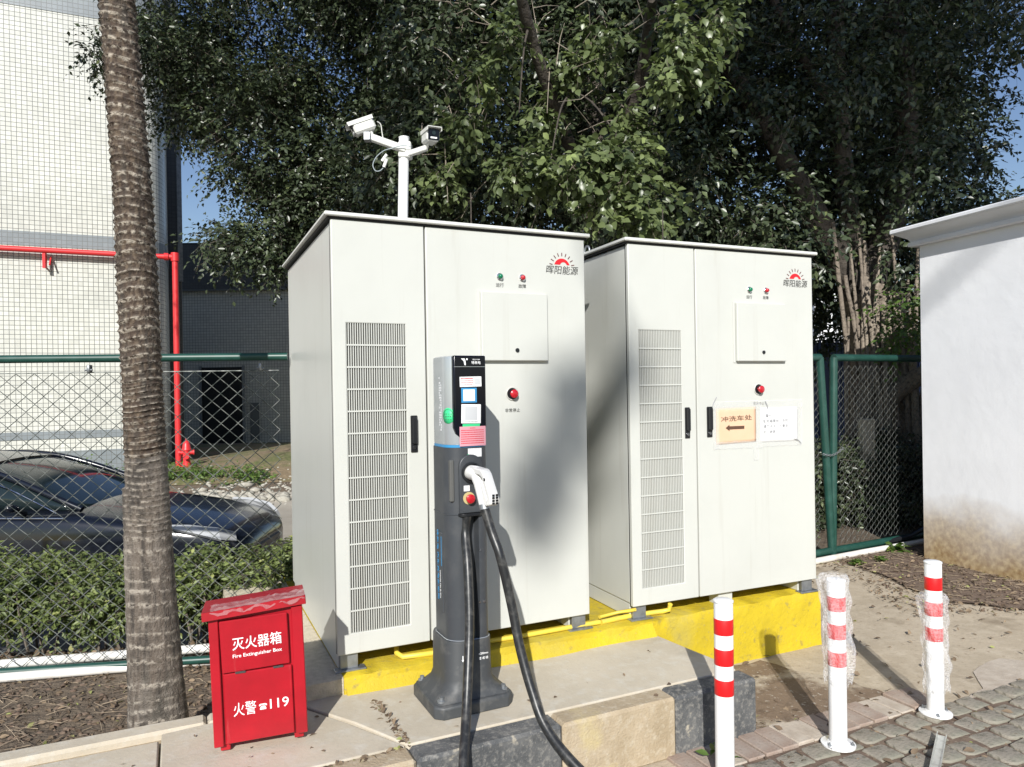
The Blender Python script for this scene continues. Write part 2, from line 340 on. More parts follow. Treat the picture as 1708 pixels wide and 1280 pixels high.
def grid_sheet(name, x0, x1, y0, y1, dz, m, step=.5):
    X = np.arange(x0, x1+1e-6, step); Y = np.arange(y0, y1+1e-6, step)
    # follow the terrain above its own linear interpolation
    b = MB(); b.v = [(x, y, gh(x, y)+dz) for y in Y for x in X]; k = len(X)
    b.f = [(j*k+i, j*k+i+1, (j+1)*k+i+1, (j+1)*k+i) for j in range(len(Y)-1) for i in range(k-1)]
    return tag(b.build(name, m, smooth=60), kind='structure')
sheet('road', [(-60, -60), (60, -60), (60, 2.1), (-2.6, 1.15), (-60, 1.1)], .006, M['asphalt'])
b = MB()
def irregular(poly, amp, step=.12, seed=1):
    rr = random.Random(seed); out = []
    for i in range(len(poly)):
        a = Vector(poly[i]); c = Vector(poly[(i+1) % len(poly)]); L = (c-a).length; k = max(1, int(L/step))
        nrm = Vector((-(c-a).y, (c-a).x)).normalized() if L else Vector((0, 0))
        for j in range(k):
            out.append(tuple(a+(c-a)*(j/k)+nrm*(rr.uniform(-amp, amp) if j else 0)))
    return out
sheet('concrete_path', irregular([(.2, 2.2), (6, 2.6), (5.2, 4.6), (3.62, 4.98), (3.12, 5.24), (3.02, 6.15), (2.92, 6.62), (2.2, 6.3), (.9, 4.4)], .03, .15), .004, M['path'])
sheet('stained_path', irregular([(1.12, 3.12), (2.06, 3.56), (1.72, 3.92), (1.42, 4.18), (1.18, 4.1), (.95, 3.95), (1.02, 3.5)], .05, .08, 3), .008, M['path_brown'])
sheet('path_patch', irregular([(2.25, 3.6), (2.9, 3.75), (3.4, 4.2), (2.7, 4.1)], .05, .1, 9), .0085, M['brickp'])
sheet('paver_bed', [(.2, 2.2), (3.6, 2.3), (3.6, 4.05), (2.1, 3.56), (1.05, 3.08), (.6, 2.9)], .0095, M['darkdirt'])
sheet('planting_bed', irregular([(2.96, 6.6), (3.05, 6.12), (3.12, 5.27), (3.62, 5.0), (6, 4.6), (6, 7.2), (4.1, 7.2)], .03, .12, 5), .012, M['darkdirt'])
grid_sheet('far_road', -7.5, 6, 9.5, 13.5, .012, M['road'])
grid_sheet('parking_ground', -14, -2.2, 5.6, 9.5, .012, M['asphalt'])
b = MB(); b.v = []; P = [(-9, 13.6), (-2, 13.6), (-1, 24), (-9, 24)]
grid_sheet('verge', -12, 2, 14, 24, .014, M['drygrass'])

# ---- raised pavement with its slabs, painted kerb and stucco step
TH = R(25); U = Vector((math.cos(TH), math.sin(TH), 0)); Bk = Vector((-math.sin(TH), math.cos(TH), 0))
F0 = Vector((1.104, 3.292, 0))                           # front right corner of the raised pavement
pv = empty('raised_pavement', F0, TH); tag(pv, kind='structure')
SZ = .2645
def slabpiece(name, m, s0, s1, t0, t1, z0, z1, c=.006, parent=pv):
    return MB().box(s0, s1, t0, t1, z0, z1, c).build(name, m, parent, 0)
def wobble_slab(name, m, poly, z0, z1, parent=pv, bevel=.006):
    o = MB().prism(poly, z0, z1).build(name, m, parent, 30, bevel); return o
# local x runs along U (negative to the left), local y runs back
wobble_slab('slab', M['slab'], [(-1.62, .125), (-.012, .125), (-.004, .20), (-.03, .40), (-.07, .79), (-1.92, .76), (-1.95, .70), (-1.76, .40)], .02, SZ)
#wobble_slab('slab', M['black_conc'], [(-.18, .125), (0, .125), (0, .16), (-.06, .42), (-.175, .42)], .02, SZ-.001)
wobble_slab('slab', M['slab'], [(-2.47, .125), (-1.63, .125), (-1.78, .40), (-1.965, .70), (-2.47, .655)], .02, SZ-.001)
wobble_slab('slab', M['slab'], [(-3.35, .125), (-2.478, .125), (-2.478, .60), (-3.35, .60)], .02, SZ-.003)
wobble_slab('slab', M['slab'], [(-4.5, .125), (-3.358, .125), (-3.358, .60), (-4.5, .60)], .02, SZ-.001)
for i, (s0, s1, m) in enumerate([(-.455, 0, 'black_conc'), (-1.015, -.458, 'slab_side'), (-1.62, -1.018, 'black_conc'), (-2.25, -1.623, 'slab_side'), (-2.9, -2.253, 'black_conc'), (-3.6, -2.903, 'slab_side'), (-4.5, -3.603, 'black_conc')]):
    slabpiece('kerb_stone', M[m], s0, s1, 0, .121, 0, SZ-.0005, .012)
slabpiece('kerb_stone', M['slab_side'], -.452, -.19, .1225, .30, .03, SZ+.0005, .004) if False else None
for s0, s1 in [(-2.30, -1.97), (-3.2, -2.305), (-4.5, -3.205)]:
    slabpiece('kerb_stone', M['slab'], s0, s1, .665, .765, -.06, SZ+.004, .012)
MB().box(-4.5, -.02, .13, .74, -.05, .235).build('core', M['slab_side'], pv, 0)

# plinth under the cabinets
PO = Vector((1.885, 4.43, 0)); PZ = .3387; TP = R(25.2)
pl = empty('cabinet_plinth', PO, TP); tag(pl, 'low bright yellow painted concrete plinth carrying both white cabinets', 'plinth')
def rough_block(name, m, x0, x1, y0, y1, z0, z1, amp=.004, step=.06, parent=None):
    """box whose front and top faces are gridded and slightly uneven"""
    rr = np.random.default_rng(3); b = MB()
    nx = max(2, int((x1-x0)/step)); ny = max(2, int(.4/step)); nz = max(2, int((z1-z0)/step))
    path = [(y0, z0+(z1-z0)*k/nz) for k in range(nz)]+[(y0, z1-.006), (y0+.006, z1)]+[(y0+.006+(y1-y0-.006)*(k/ny)**1.3, z1) for k in range(1, ny+1)]+[(y1, z0)]
    for i in range(nx+1):
        for (y, z) in path:
            e = rr.normal(0, amp, 2); b.v.append((x0+(x1-x0)*i/nx, y+e[0]*(y < y1-.01), z+e[1]*.5*(z > z0+.01)))
    k = len(path)
    b.f = [(i*k+j, i*k+j+1, (i+1)*k+j+1, (i+1)*k+j) for i in range(nx) for j in range(k-1)]
    b.f += [tuple(range(k)), tuple(nx*k+j for j in range(k))[::-1]]
    return b.build(name, m, parent, 50)
rough_block('painted_block', M['yellow'], -2.93, 0, 0, 1.95, 0, PZ, parent=pl)
rough_block('stucco_end', M['stucco'], -3.32, -2.932, .004, 1.95, 0, PZ-.002, parent=pl)
MB().loft([[(x, -.035-.01*math.sin(x*9), SZ-.01), (x, .004, SZ+.055+.008*math.sin(x*13)), (x, .02, SZ-.01)] for x in np.linspace(-2.92, -1.26, 30)]).build('mortar_fillet', M['yellow'], pl, 60)

# ---- brick edging and open cobble pavers
br = empty('brick_edging', (1.0, 3.07, 0), R(25.2)); tag(br, kind='structure')
bm_ = [MB().box(0, .092, 0, .185, -.03, .022, .004).build('brick', M['brick'], br, 0), MB().box(0, .092, 0, .185, -.03, .020, .004).build('brick', M['brickp'], br, 0)]
rr = random.Random(4); first = [True, True]
for i in range(-3, 13):
    k = 1 if i in (3, 4, 9, 10, -1) else 0
    if first[k]: o = bm_[k]; first[k] = False
    else: o = bm_[k].copy(); COL.objects.link(o)
    o.location = (i*.0975+rr.uniform(-.002, .002)-.03, rr.uniform(-.006, .006)-.015, rr.uniform(-.005, .004)); o.rotation_euler = (rr.uniform(-.015, .015), rr.uniform(-.02, .02), rr.uniform(-.02, .02))
pg = empty('cobble_paving', (1.0, 3.07, 0), R(25.2)); tag(pg, kind='structure')
def cobble_mesh(seed):
    r2 = random.Random(seed); n = 12; rings = []
    for (k, z) in [(1, -.02), (1, .014), (.975, .0185), (.92, .020)]:
        rings.append([((.070*k)*math.copysign(abs(math.cos(t))**.36, math.cos(t))*(1+.0), (.060*k)*math.copysign(abs(math.sin(t))**.36, math.sin(t)), z) for t in [2*math.pi*j/n+.31 for j in range(n)]])
    jit = [r2.uniform(.84, 1.05) for _ in range(n)]
    rings = [[(x*jit[j], y*jit[j], z) for j, (x, y, z) in enumerate(r)] for r in rings]
    return rings
protos = []
for s_ in range(4): protos.append(MB().loft(cobble_mesh(s_)).build('cobble', M['paver'], pg, 60))
used = [0]*4; cnt = 0
for j in range(0, 9):
    for i in range(-3, 16):
        if cnt > 230: break
        k = rr.randrange(4); o = protos[k]
        if used[k]: o = o.copy(); COL.objects.link(o)
        used[k] = 1; cnt += 1
        o.location = ((i+.5*(j % 2))*.150, -.095-j*.130+rr.uniform(-.006, .006), rr.uniform(-.008, .004)); o.rotation_euler = (rr.uniform(-.06, .06), rr.uniform(-.06, .06), rr.uniform(-.12, .12))

# ================================================================ buildings
def uvbox_wall(b_uv, p0, p1, z0, z1): pass
def wall_strip(name, m, pts, z0, z1, parent, thick=0):
    """upright wall surface along a plan polyline with UV in metres"""
    me = bpy.data.meshes.new(name); V = []; L = [0]
    for i, p in enumerate(pts):
        if i: L.append(L[-1]+(Vector(p)-Vector(pts[i-1])).length)
        V += [(p[0], p[1], z0), (p[0], p[1], z1)]
    Fc = [(2*i, 2*i+2, 2*i+3, 2*i+1) for i in range(len(pts)-1)]
    me.from_pydata(V, [], Fc); uv = me.uv_layers.new(name='UVMap')
    for p in me.polygons:
        for li in p.loop_indices:
            vi = me.loops[li].vertex_index; uv.data[li].uv = (L[vi//2], V[vi][2])
    return link(name, me, m, parent, 30)
def offs(pts, d):
    out = []
    for i, p in enumerate(pts):
        a = Vector(pts[max(i-1, 0)]); c = Vector(pts[min(i+1, len(pts)-1)]); t = (c-a).normalized(); out.append((p[0]+t.y*d, p[1]-t.x*d))
    return out
# tiled tower with rounded corner
e1 = Vector((-8.25, 15.42)); dirw = Vector((.916, .401)); bdir = Vector((-.401, .916))
plan = [tuple(e1-dirw*18), tuple(e1-dirw*9), tuple(e1)]
rc = .75; cen = e1+bdir*rc
for k in range(1, 9):
    a = math.pi/2*k/8; plan.append(tuple(cen-bdir*rc*math.cos(a)+dirw*rc*math.sin(a)))
endp = Vector(plan[-1]); plan += [tuple(endp+bdir*6)]
closed = plan+[tuple(Vector(plan[-1])-dirw*18.75)]
tw = empty('tiled_building', (e1.x, e1.y, 0)); tag(tw, 'tall building of small cream square tiles with grey bands and a rounded corner', 'building')
def child_strip(*a, **k):
    o = wall_strip(*a, **k); o.matrix_parent_inverse = Matrix.Translation((-e1.x, -e1.y, 0)); return o
child_strip('wall', M['tile'], closed+[closed[0]], -.6, 13, tw)
for (z0, z1) in [(4.74, 5.03), (9.63, 10.3), (.76, .92), (-.4, .5)]:
    st = offs(plan, .012); bb = child_strip('tile_band', M['tileg'], st, z0, z1, tw); bb.data.shade_flat(); sl_ = bb.modifiers.new('s', 'SOLIDIFY'); sl_.thickness = .011
o = MB().prism(closed, 13.002, 13.2).build('roof', M['tileg'], tw, 0); o.matrix_parent_inverse = Matrix.Translation((-e1.x, -e1.y, 0))
# dark fin wall behind it
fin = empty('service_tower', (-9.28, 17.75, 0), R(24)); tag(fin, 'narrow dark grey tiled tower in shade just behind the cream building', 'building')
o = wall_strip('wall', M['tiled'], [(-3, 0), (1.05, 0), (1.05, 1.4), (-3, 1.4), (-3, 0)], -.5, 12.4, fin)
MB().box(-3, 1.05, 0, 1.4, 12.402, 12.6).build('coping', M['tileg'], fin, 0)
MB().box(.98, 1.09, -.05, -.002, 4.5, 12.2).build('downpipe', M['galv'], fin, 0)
# low wing behind
wg = empty('low_wing', (-9, 24, 0)); tag(wg, 'low shaded tiled wing with a dark doorway behind the red hydrant', 'building')
o = wall_strip('wall', M['tile'], [(-4, 0), (9, 0), (9, 8), (-4, 8), (-4, 0)], -.5, 5.15, wg)
wall_strip('parapet', M['tiled'], [(-4.1, -.12), (9.1, -.12), (9.1, 8.1), (-4.1, 8.1), (-4.1, -.12)], 5.152, 6.62, wg)
MB().box(-4.1, 9.1, -.12, 8.1, 6.622, 6.7).build('roof', M['tiled'], wg, 0)
MB().box(-4.1, 9.1, -.12, -.001, 5.10, 5.15).build('soffit', M['tileg'], wg, 0)
dx0 = -1.35; 
MB().box(dx0, dx0+1.35, -.03, .02, -.5, 2.55).build('doorway', M['blackp'], wg, 0)
for xx in (dx0-.08, dx0+1.352): MB().box(xx, xx+.078, -.07, .02, -.5, 2.6).build('door_frame', M['galv'], wg, 0)
MB().box(dx0+1.6, dx0+1.9, -.035, -.002, .1, 1.35).build('wall_panel', M['tileg'], wg, 0)
for k in range(3): MB().box(-.1+.95*k*0+1.9, 2.3, -.04, -.003, .25+.42*k, .33+.42*k).build('vent_slat', M['tileg'], wg, 0)
# white sunlit panel catching light on the wing (small canopy)
cn = MB(); cn.prism([(-1.75, 0), (-1.0, .0), (-.78, .35), (-1.0, .62), (-1.75, .95)], 0, .12, Matrix.Translation((0, -5.0, 4.25)) @ Matrix.Rotation(R(90), 4, 'X'))

# white building on the right with its cornice
WB = Vector((3.745, 6.56, 0)); wang = math.atan2(-.946, .324)
wbd = empty('white_building', WB, wang); tag(wbd, 'white plastered building with layered cornice and brown water stain at its foot', 'building')
def stain(m, n, p, tc):
    src = p.inputs['Base Color'].links[0].from_socket
    g_ = n.nodes.new('ShaderNodeNewGeometry'); sp = n.nodes.new('ShaderNodeSeparateXYZ'); n.links.new(g_.outputs['Position'], sp.inputs[0])
    no = n.nodes.new('ShaderNodeTexNoise'); no.inputs['Scale'].default_value = 2.2; no.inputs['Detail'].default_value = 7; n.links.new(g_.outputs['Position'], no.inputs[0])
    ad_ = n.nodes.new('ShaderNodeMath'); ad_.operation = 'MULTIPLY_ADD'; ad_.inputs[1].default_value = .55; n.links.new(no.outputs[0], ad_.inputs[0]); n.links.new(sp.outputs[2], ad_.inputs[2])
    r = n.nodes.new('ShaderNodeValToRGB'); cr = r.color_ramp; cr.elements[0].position = .3; cr.elements[0].color = (1, 1, 1, 1); cr.elements[1].position = .88; cr.elements[1].color = (0, 0, 0, 1)
    e = cr.elements.new(.58); e.color = (.72, .72, .72, 1)
    n.links.new(ad_.outputs[0], r.inputs[0])
    mx = n.nodes.new('ShaderNodeMix'); mx.data_type = 'RGBA'; n.links.new(r.outputs[0], mx.inputs[0]); n.links.new(src, mx.inputs[6])
    n2 = n.nodes.new('ShaderNodeTexNoise'); n2.inputs['Scale'].default_value = 25; n2.inputs['Detail'].default_value = 8; n.links.new(g_.outputs['Position'], n2.inputs[0])
    r2 = n.nodes.new('ShaderNodeValToRGB'); r2.color_ramp.elements[0].color = (.28, .18, .085, 1); r2.color_ramp.elements[0].position = .35; r2.color_ramp.elements[1].color = (.50, .38, .21, 1); r2.color_ramp.elements[1].position = .7
    n.links.new(n2.outputs[0], r2.inputs[0]); n.links.new(r2.outputs[0], mx.inputs[7]); n.links.new(mx.outputs[2], p.inputs['Base Color'])
M['wallstain'] = mat('white_plaster_stained', (.86, .87, .90), .85, noise=[(1.5, (.80, .81, .84), .4, .7), ((6, 6, 1), (.76, .77, .80), .62, .8)], bump=[(9, .25, .012), (60, .2, .004)], extra=stain)
MB().box(0, 4.2, 0, 4, -.1, 2.86).build('wall', M['wallstain'], wbd, 0)
MB().box(-.07, 4.3, -.07, 4.1, 2.861, 2.90, .006).build('cornice', M['wallw'], wbd, 0)
cb = MB(); cb.loft([[(-.05-.10*t, -.05-.10*t, z), (4.29+.10*t, -.05-.10*t, z), (4.29+.10*t, 4.09+.10*t, z), (-.05-.10*t, 4.09+.10*t, z)] for t, z in [(0, 2.901), (.15, 2.93), (1, 2.985)]])
cb.build('soffit', M['wallw'], wbd, 30)
MB().box(-.175, 4.5, -.175, 4.3, 2.986, 3.03, .01).build('cornice', M['wallw'], wbd, 0)

# far pale building glimpsed between the trees
fb = empty('distant_building', (12.7, 30, 0)); tag(fb, 'distant pale building glimpsed under the trees beside the right cabinet', 'building')
MB().box(0, 1.3, 0, 6, -.5, 5.6).build('wall', M['wallw'], fb, 0)
for k in range(2): MB().box(.12+.62*k, .5+.62*k, -.03, .02, 4.1, 5.0).build('window', M['glass'], fb, 0)

# red fire pipe on the tiled wall
fp = empty('fire_pipe', (-7.28, 15.62, 0)); tag(fp, 'red fire pipe running along the tiled wall then down to the ground', 'pipe')
pz = 4.63
pA = Vector((-10.9, 13.95, pz+.08)); 
def rel(o, p): p = Vector(p); return tuple(p-Vector(o.location))
wl = [e1+dirw*s-bdir*.17 for s in (-12, -4, -1.2, .5)]
pts = [(q.x, q.y, pz+.02*i*0) for i, q in enumerate(wl)]+[(-7.32, 15.60, pz)]
MB().tube([rel(fp, p) for p in pts], .057, 12).build('pipe_run', M['red_pipe'], fp, 60)
MB().tube([rel(fp, p) for p in [(-7.28, 15.62, pz+.07), (-7.28, 15.62, 2.2), (-7.28, 15.62, -.3)]], .063, 12).build('pipe_drop', M['red_pipe'], fp, 60)
MB().tube([(0, 0, pz-.09), (0, 0, pz+.09)], .085, 14).build('elbow', M['red_pipe'], fp, 50)
MB().tube([rel(fp, (-7.48, 15.53, pz)), rel(fp, (-7.40, 15.565, pz))], .078, 14).build('flange', M['red_pipe'], fp, 50)
for s in (-1.45, -6.0):
    q = e1+dirw*s-bdir*.17
    MB().box(-.03, .03, -.03, .03, pz-.36, pz-.06, M=Matrix.Translation((q.x+7.28, q.y-15.62, 0))).tube([rel(fp, (q.x, q.y, pz-.33)), rel(fp, (q.x+bdir.x*.17, q.y+bdir.y*.17, pz-.33))], .02, 6).tube([rel(fp, (q.x+.1, q.y, pz-.30)), rel(fp, (q.x+bdir.x*.17+.1, q.y+bdir.y*.17, pz-.1))], .018, 6).build('bracket', M['red_pipe'], fp, 50)
# hydrant
hz = gh(-7.05, 15.5); hy = empty('fire_hydrant', (-7.05, 15.5, hz), R(20)); tag(hy, 'small red fire hydrant standing at the foot of the red pipe', 'hydrant')
MB().lathe([(.12, 0), (.12, .03), (.085, .04), (.075, .12), (.075, .36), (.1, .37), (.1, .40), (.085, .42), (.075, .50), (.045, .56), (.02, .58), (.02, .62)], 16).build('body', M['red_pipe'], hy, 40)
for sx in (-1, 1): MB().tube([(0, 0, .32), (sx*.13, 0, .32)], .045, 12).tube([(sx*.13, 0, .32), (sx*.155, 0, .32)], .058, 8).build('outlet', M['red_pipe'], hy, 40)
MB().tube([(0, 0, .25), (0, -.14, .25)], .055, 12).tube([(0, -.14, .25), (0, -.165, .25)], .068, 8).build('outlet', M['red_pipe'], hy, 40)

# ================================================================ fences
def chainlink(name, L, z0, z1, cw, ch, r, parent, x0=0, mir=1):
    """zigzag wires, each with real thickness, joined into one part"""
    V = []; F = []; n = int(L/(cw/2))+2; rows = int((z1-z0)/(ch/2))
    for i in range(-1, n):
        ptsl = []
        for j in range(rows+1):
            x = x0+(i+((j+i) % 2))*cw/2 + .0; x = min(max(x, x0), x0+L)
            ptsl.append((x, .003*(1 if (j+i) % 2 else -1), z0+j*ch/2))
        if max(p[0] for p in ptsl)-min(p[0] for p in ptsl) < 1e-4: continue
        for j in range(len(ptsl)-1):
            a, c = Vector(ptsl[j]), Vector(ptsl[j+1]); d = (c-a).normalized(); s = d.cross(Vector((0, 1, 0))).normalized()*r; k = len(V)
            t = Vector((0, r, 0))
            V += [a+s, a+t, a-s, a-t, c+s, c+t, c-s, c-t]; F += [(k, k+1, k+5, k+4), (k+1, k+2, k+6, k+5), (k+2, k+3, k+7, k+6), (k+3, k, k+4, k+7)]
    me = bpy.data.meshes.new(name); me.from_pydata([tuple(v) for v in V], [], F); me.update()
    return tag(link(name, me, M['wire'], parent, 60), kind='stuff')
A0 = Vector((-4.6, fence_y(-4.6), -.05)); A1 = Vector((-1.43, fence_y(-1.43), -.05)); FL = (A1-A0).length
fa = math.atan2(A1.y-A0.y, A1.x-A0.x)
fe = empty('chain_link_fence', A0, fa); tag(fe, 'chain link fence with green top rail behind the palm trunk and fire box', 'fence')
MB().tube([(0, 0, 1.885), (FL+.05, .01, 1.885)], .024, 12).build('top_rail', M['green_rail'], fe, 60)
MB().tube([(0, 0, .05), (FL, 0, .05)], .024, 12).build('bottom_rail', M['green_rail'], fe, 60)
MB().tube([(0, -.002, 1.80), (FL, -.002, 1.80)], .0035, 6).build('tension_wire', M['wire'], fe, 60)
chainlink('mesh', FL, .07, 1.83, .100, .091, .0023, fe)
for s in [.15+.98*k for k in range(4)]:
    MB().box(s-.008, s+.008, -.03, .012, 1.80, 1.845, .002).tube([(s-.02, -.02, 1.815), (s+.02, -.02, 1.815)], .006, 6).build('clip', M['galv'], fe, 50)
MB().tube([(.02, .05, 0), (.02, .05, 1.86)], .03, 12).build('post', M['green_rail'], fe, 60)
# right fence: leaning panel frames held with a chain
G0 = Vector((2.0, 6.12, 0)); ga = R(28)
def gate(name, label, s0, s1, lean_l, lean_r, mesh_x0, mesh_x1, zb=.08):
    e = empty(name, G0+Vector((math.cos(ga), math.sin(ga), 0))*s0, ga); tag(e, label, 'fence panel', 'leaning chain link panels behind the right cabinet')
    L = s1-s0
    MB().tube([(0, 0, 1.86), (L, 0, 1.86)], .034, 12).build('top_rail', M['green_rail'], e, 60)
    if lean_l is not None: MB().tube([(lean_l, 0, zb-.03), (0, 0, 1.86)], .036, 12).build('post', M['green_rail'], e, 60)
    if lean_r is not None: MB().tube([(L+lean_r, 0, zb-.03), (L, 0, 1.86)], .036, 12).build('post', M['green_rail'], e, 60)
    MB().tube([(lean_l or 0, 0, zb), (L+(lean_r or 0), 0, zb)], .034, 12).build('bottom_rail', M['green_rail'], e, 60)
    chainlink('mesh', mesh_x1-mesh_x0, zb+.05, 1.81, .082, .072, .0017, e, mesh_x0)
    return e
gate('fence_panel', 'green framed chain link panel half hidden behind the right cabinet edge', 0, .92, None, .13, 0, .90)
gate('fence_panel', 'wide green framed chain link panel between the right cabinet and white building', 1.11, 2.6, -.055, None, .05, 1.5)
ch_ = MB(); gU = Vector((math.cos(ga), math.sin(ga), 0)); c0 = G0+gU*.90+Vector((0, 0, .98)); c1 = G0+gU*1.16+Vector((0, 0, 1.02))
for k in range(13):
    t = k/12; p = c0.lerp(c1, t)+Vector((.02, -.045, -.03*math.sin(t*math.pi))); rot = Matrix.Rotation((k % 2)*R(90), 4, gU)
    ring = [p+rot @ (gU*.014*math.cos(a)+Vector((0, 0, 1))*.009*math.sin(a)) for a in [2*math.pi*q/10 for q in range(11)]]
    ch_.tube(ring, .0028, 5, False)
tag(ch_.build('chain', M['galv'], None, 60), 'short steel chain tying the two green gate posts together', 'chain')
# pipes along the fences
for dy, dz, lab in ((0, 0, 'front white plastic pipe of the pair lying under the left fence'), (.075, .055, 'rear white plastic pipe of the pair lying under the left fence')):
    pts = [(-4.6, 3.86+dy, -.02+dz), (-3.0, 4.17+dy, -.02+dz), (-2.4, 4.28+dy, -.018+dz), (-1.9, 4.38+dy, -.02+dz), (-1.3, 4.50+dy, -.02+dz)]
    tag(MB().tube(pts, .027, 12).build('water_pipe', M['pvc'], None, 60), lab, 'pipe', 'white pipes under the left fence')
tag(MB().tube([(2.1, 6.05, .035), (2.73, 6.43, .035), (3.3, 6.74, .035), (4.1, 7.14, .04)], .028, 12).build('water_pipe', M['pvc'], None, 60), 'white plastic pipe on the ground in front of the right fence', 'pipe')
tag(MB().tube([(3.25, 6.82, .04), (3.9, 7.08, .10), (4.2, 7.3, .16)], .024, 10).build('drain_pipe', M['blackp'], None, 60), 'short black pipe beside the white pipe near the white building', 'pipe')

# ================================================================ the two power cabinets
TA = .4333; TB = .403; A = Vector((-.8054, 3.2264, PZ)); B = Vector((.6356, 3.8824, PZ)); W = 1.321; D = 1.42; S1 = .4424
Z = lambda z: z-PZ
def door_panel(s0, s1, holes, thick=.026):
    """door sheet in the xz plane with rectangular holes"""
    xs_ = sorted({s0, s1}|{h[0] for h in holes}|{h[1] for h in holes}); zs_ = sorted({Z(.4176), Z(2.3897)}|{h[2] for h in holes}|{h[3] for h in holes})
    b = MB()
    for i in range(len(xs_)-1):
        for j in range(len(zs_)-1):
            xm, zm = (xs_[i]+xs_[i+1])/2, (zs_[j]+zs_[j+1])/2
            if any(h[0] < xm < h[1] and h[2] < zm < h[3] for h in holes): continue
            b.add([(xs_[i], 0, zs_[j]), (xs_[i+1], 0, zs_[j]), (xs_[i+1], 0, zs_[j+1]), (xs_[i], 0, zs_[j+1])], [(0, 1, 2, 3)])
    import bmesh
    me = bpy.data.meshes.new('d'); me.from_pydata(b.v, [], b.f); q = bmesh.new(); q.from_mesh(me)
    bmesh.ops.remove_doubles(q, verts=q.verts, dist=1e-5)
    r = bmesh.ops.extrude_face_region(q, geom=list(q.faces)); vs = [v for v in r['geom'] if isinstance(v, bmesh.types.BMVert)]
    bmesh.ops.translate(q, verts=vs, vec=(0, thick, 0)); bmesh.ops.recalc_face_normals(q, faces=q.faces); 
    bmesh.ops.dissolve_limit(q, angle_limit=.01, verts=q.verts, edges=q.edges)
    q.to_mesh(me); q.free(); return me
def make_cabinet():
    t = empty('power_cabinet', A, TA)
    MB().box(.004, W-.004, .03, D, Z(.425), Z(2.385), .008).build('body', M['cab'], t, 0)
    MB().box(.001, W-.001, .0265, .0295, Z(.42), Z(2.386)).build('door_seal', M['gap'], t, 0)
    for s0 in (.012, W-.102):
        MB().box(s0, s0+.09, .05, D-.02, .004, Z(.4245), .004).build('foot', M['cab'] if s0 > 1 else M['cab'], t, 0)
        MB().box(s0-.02, s0+.12, -.0, .055, 0, .008, .002).build('foot_plate', M['galv'], t, 0)
        MB().box(s0+.004, s0+.086, .022, .0495, .008, Z(.419), .002).build('foot_bracket', M['galv'], t, 0)
    MB().box(.60, .70, .03, .12, .0, Z(.4245), .004).build('foot', M['cab'], t, 0)
    vx0, vx1, vz0, vz1 = .064, .342, Z(.511), Z(1.922)
    me = door_panel(.002, S1-.004, [(vx0, vx1, vz0, vz1)]); d1 = link('door', me, M['cab'], t, 30, .004)
    n = 26; p = (vx1-vx0)/n; gb = MB()
    for k in range(n+1):
        x = vx0+k*p; gb.box(max(x-.0019, vx0+.0002), min(x+.0019, vx1-.0002), .002, .014, vz0+.0002, vz1-.0002)
    tag(gb.build('grille_bars', M['cab'], d1, 0), kind='stuff')
    nb = 14
    for k in range(1, nb):
        z = vz0+(vz1-vz0)*k/nb; MB().box(vx0+.0004, vx1-.0004, -.0005, .0016, z-.0035, z+.0035).build('grille_crossbar', M['cab'], d1, 0)
    MB().box(vx0-.01, vx1+.01, .0266, .0285, vz0-.01, vz1+.01).build('filter_mat', M['cab_in'], d1, 0)
    hx0, hx1, hz0, hz1 = .718, 1.084, Z(1.75), Z(2.09)
    me = door_panel(S1+.004, W-.002, []); d2 = link('door', me, M['cab'], t, 30, .004)
    def handle(par, x0, x1):
        MB().box(x0, x1, -.006, -.0005, Z(1.318), Z(1.492), .003).build('handle_plate', M['blackp'], par, 0)
        MB().box(x0+.006, x1-.005, -.022, -.0065, Z(1.36), Z(1.485), .004).build('handle', M['blackp'], par, 0)
        MB().tube([((x0+x1)/2, -.0065, Z(1.34)), ((x0+x1)/2, -.011, Z(1.34))], .008, 12).build('handle_lock', M['chrome'], par, 50)
    handle(d1, .358, .392); handle(d2, .509, .547)
    MB().box(hx0-.012, hx1+.006, -.004, -.0005, hz0-.008, hz1+.008, .001).build('hatch_frame', M['cab'], d2, 0)
    h = MB().box(hx0, hx1, -.026, -.0045, hz0, hz1, .004).build('hatch', M['cab'], d2, 0)
    MB().tube([(.908, -.0262, Z(1.803)), (.908, -.031, Z(1.803))], .0105, 14).build('hatch_lock', M['blackp'], d2, 50)
    for x, m, s in ((.83, 'green_lamp', '运行'), (.954, 'red_lamp', '故障')):
        MB().lathe([(.0175, 0), (.0175, .006), (.014, .009)], 18, Matrix.Translation((x, -.0005, Z(2.170))) @ Matrix.Rotation(R(90), 4, 'X')).build('lamp_bezel', M['chrome'], d2, 40)
        MB().lathe([(.0125, .0), (.0125, .006), (.0095, .012), (.003, .0145)], 16, Matrix.Translation((x, -.0096, Z(2.170))) @ Matrix.Rotation(R(90), 4, 'X')).build('indicator_lamp', M[m], d2, 60)
        text(s, .022, M['ink'], d2, (x, -.0006, Z(2.128)), bold=.01)
    ring = [(.888+.031*math.cos(a), -.002, Z(1.586)+.031*math.sin(a)) for a in [2*math.pi*k/28 for k in range(29)]]
    MB().tube(ring, .0035, 6, False).build('stop_button_guard', M['cab'], d2, 60)
    MB().lathe([(.028, 0), (.028, .003)], 24, Matrix.Translation((.888, -.0005, Z(1.586))) @ Matrix.Rotation(R(90), 4, 'X')).build('stop_button_recess', M['blackp'], d2, 40)
    MB().lathe([(.011, 0), (.011, .014), (.02, .016), (.021, .026), (.015, .031)], 20, Matrix.Translation((.888, -.0036, Z(1.586))) @ Matrix.Rotation(R(90), 4, 'X')).build('stop_button', M['red_lamp'], d2, 45)
    text('非常停止', .021, M['ink'], d2, (.889, -.0006, Z(1.503)), bold=.015)
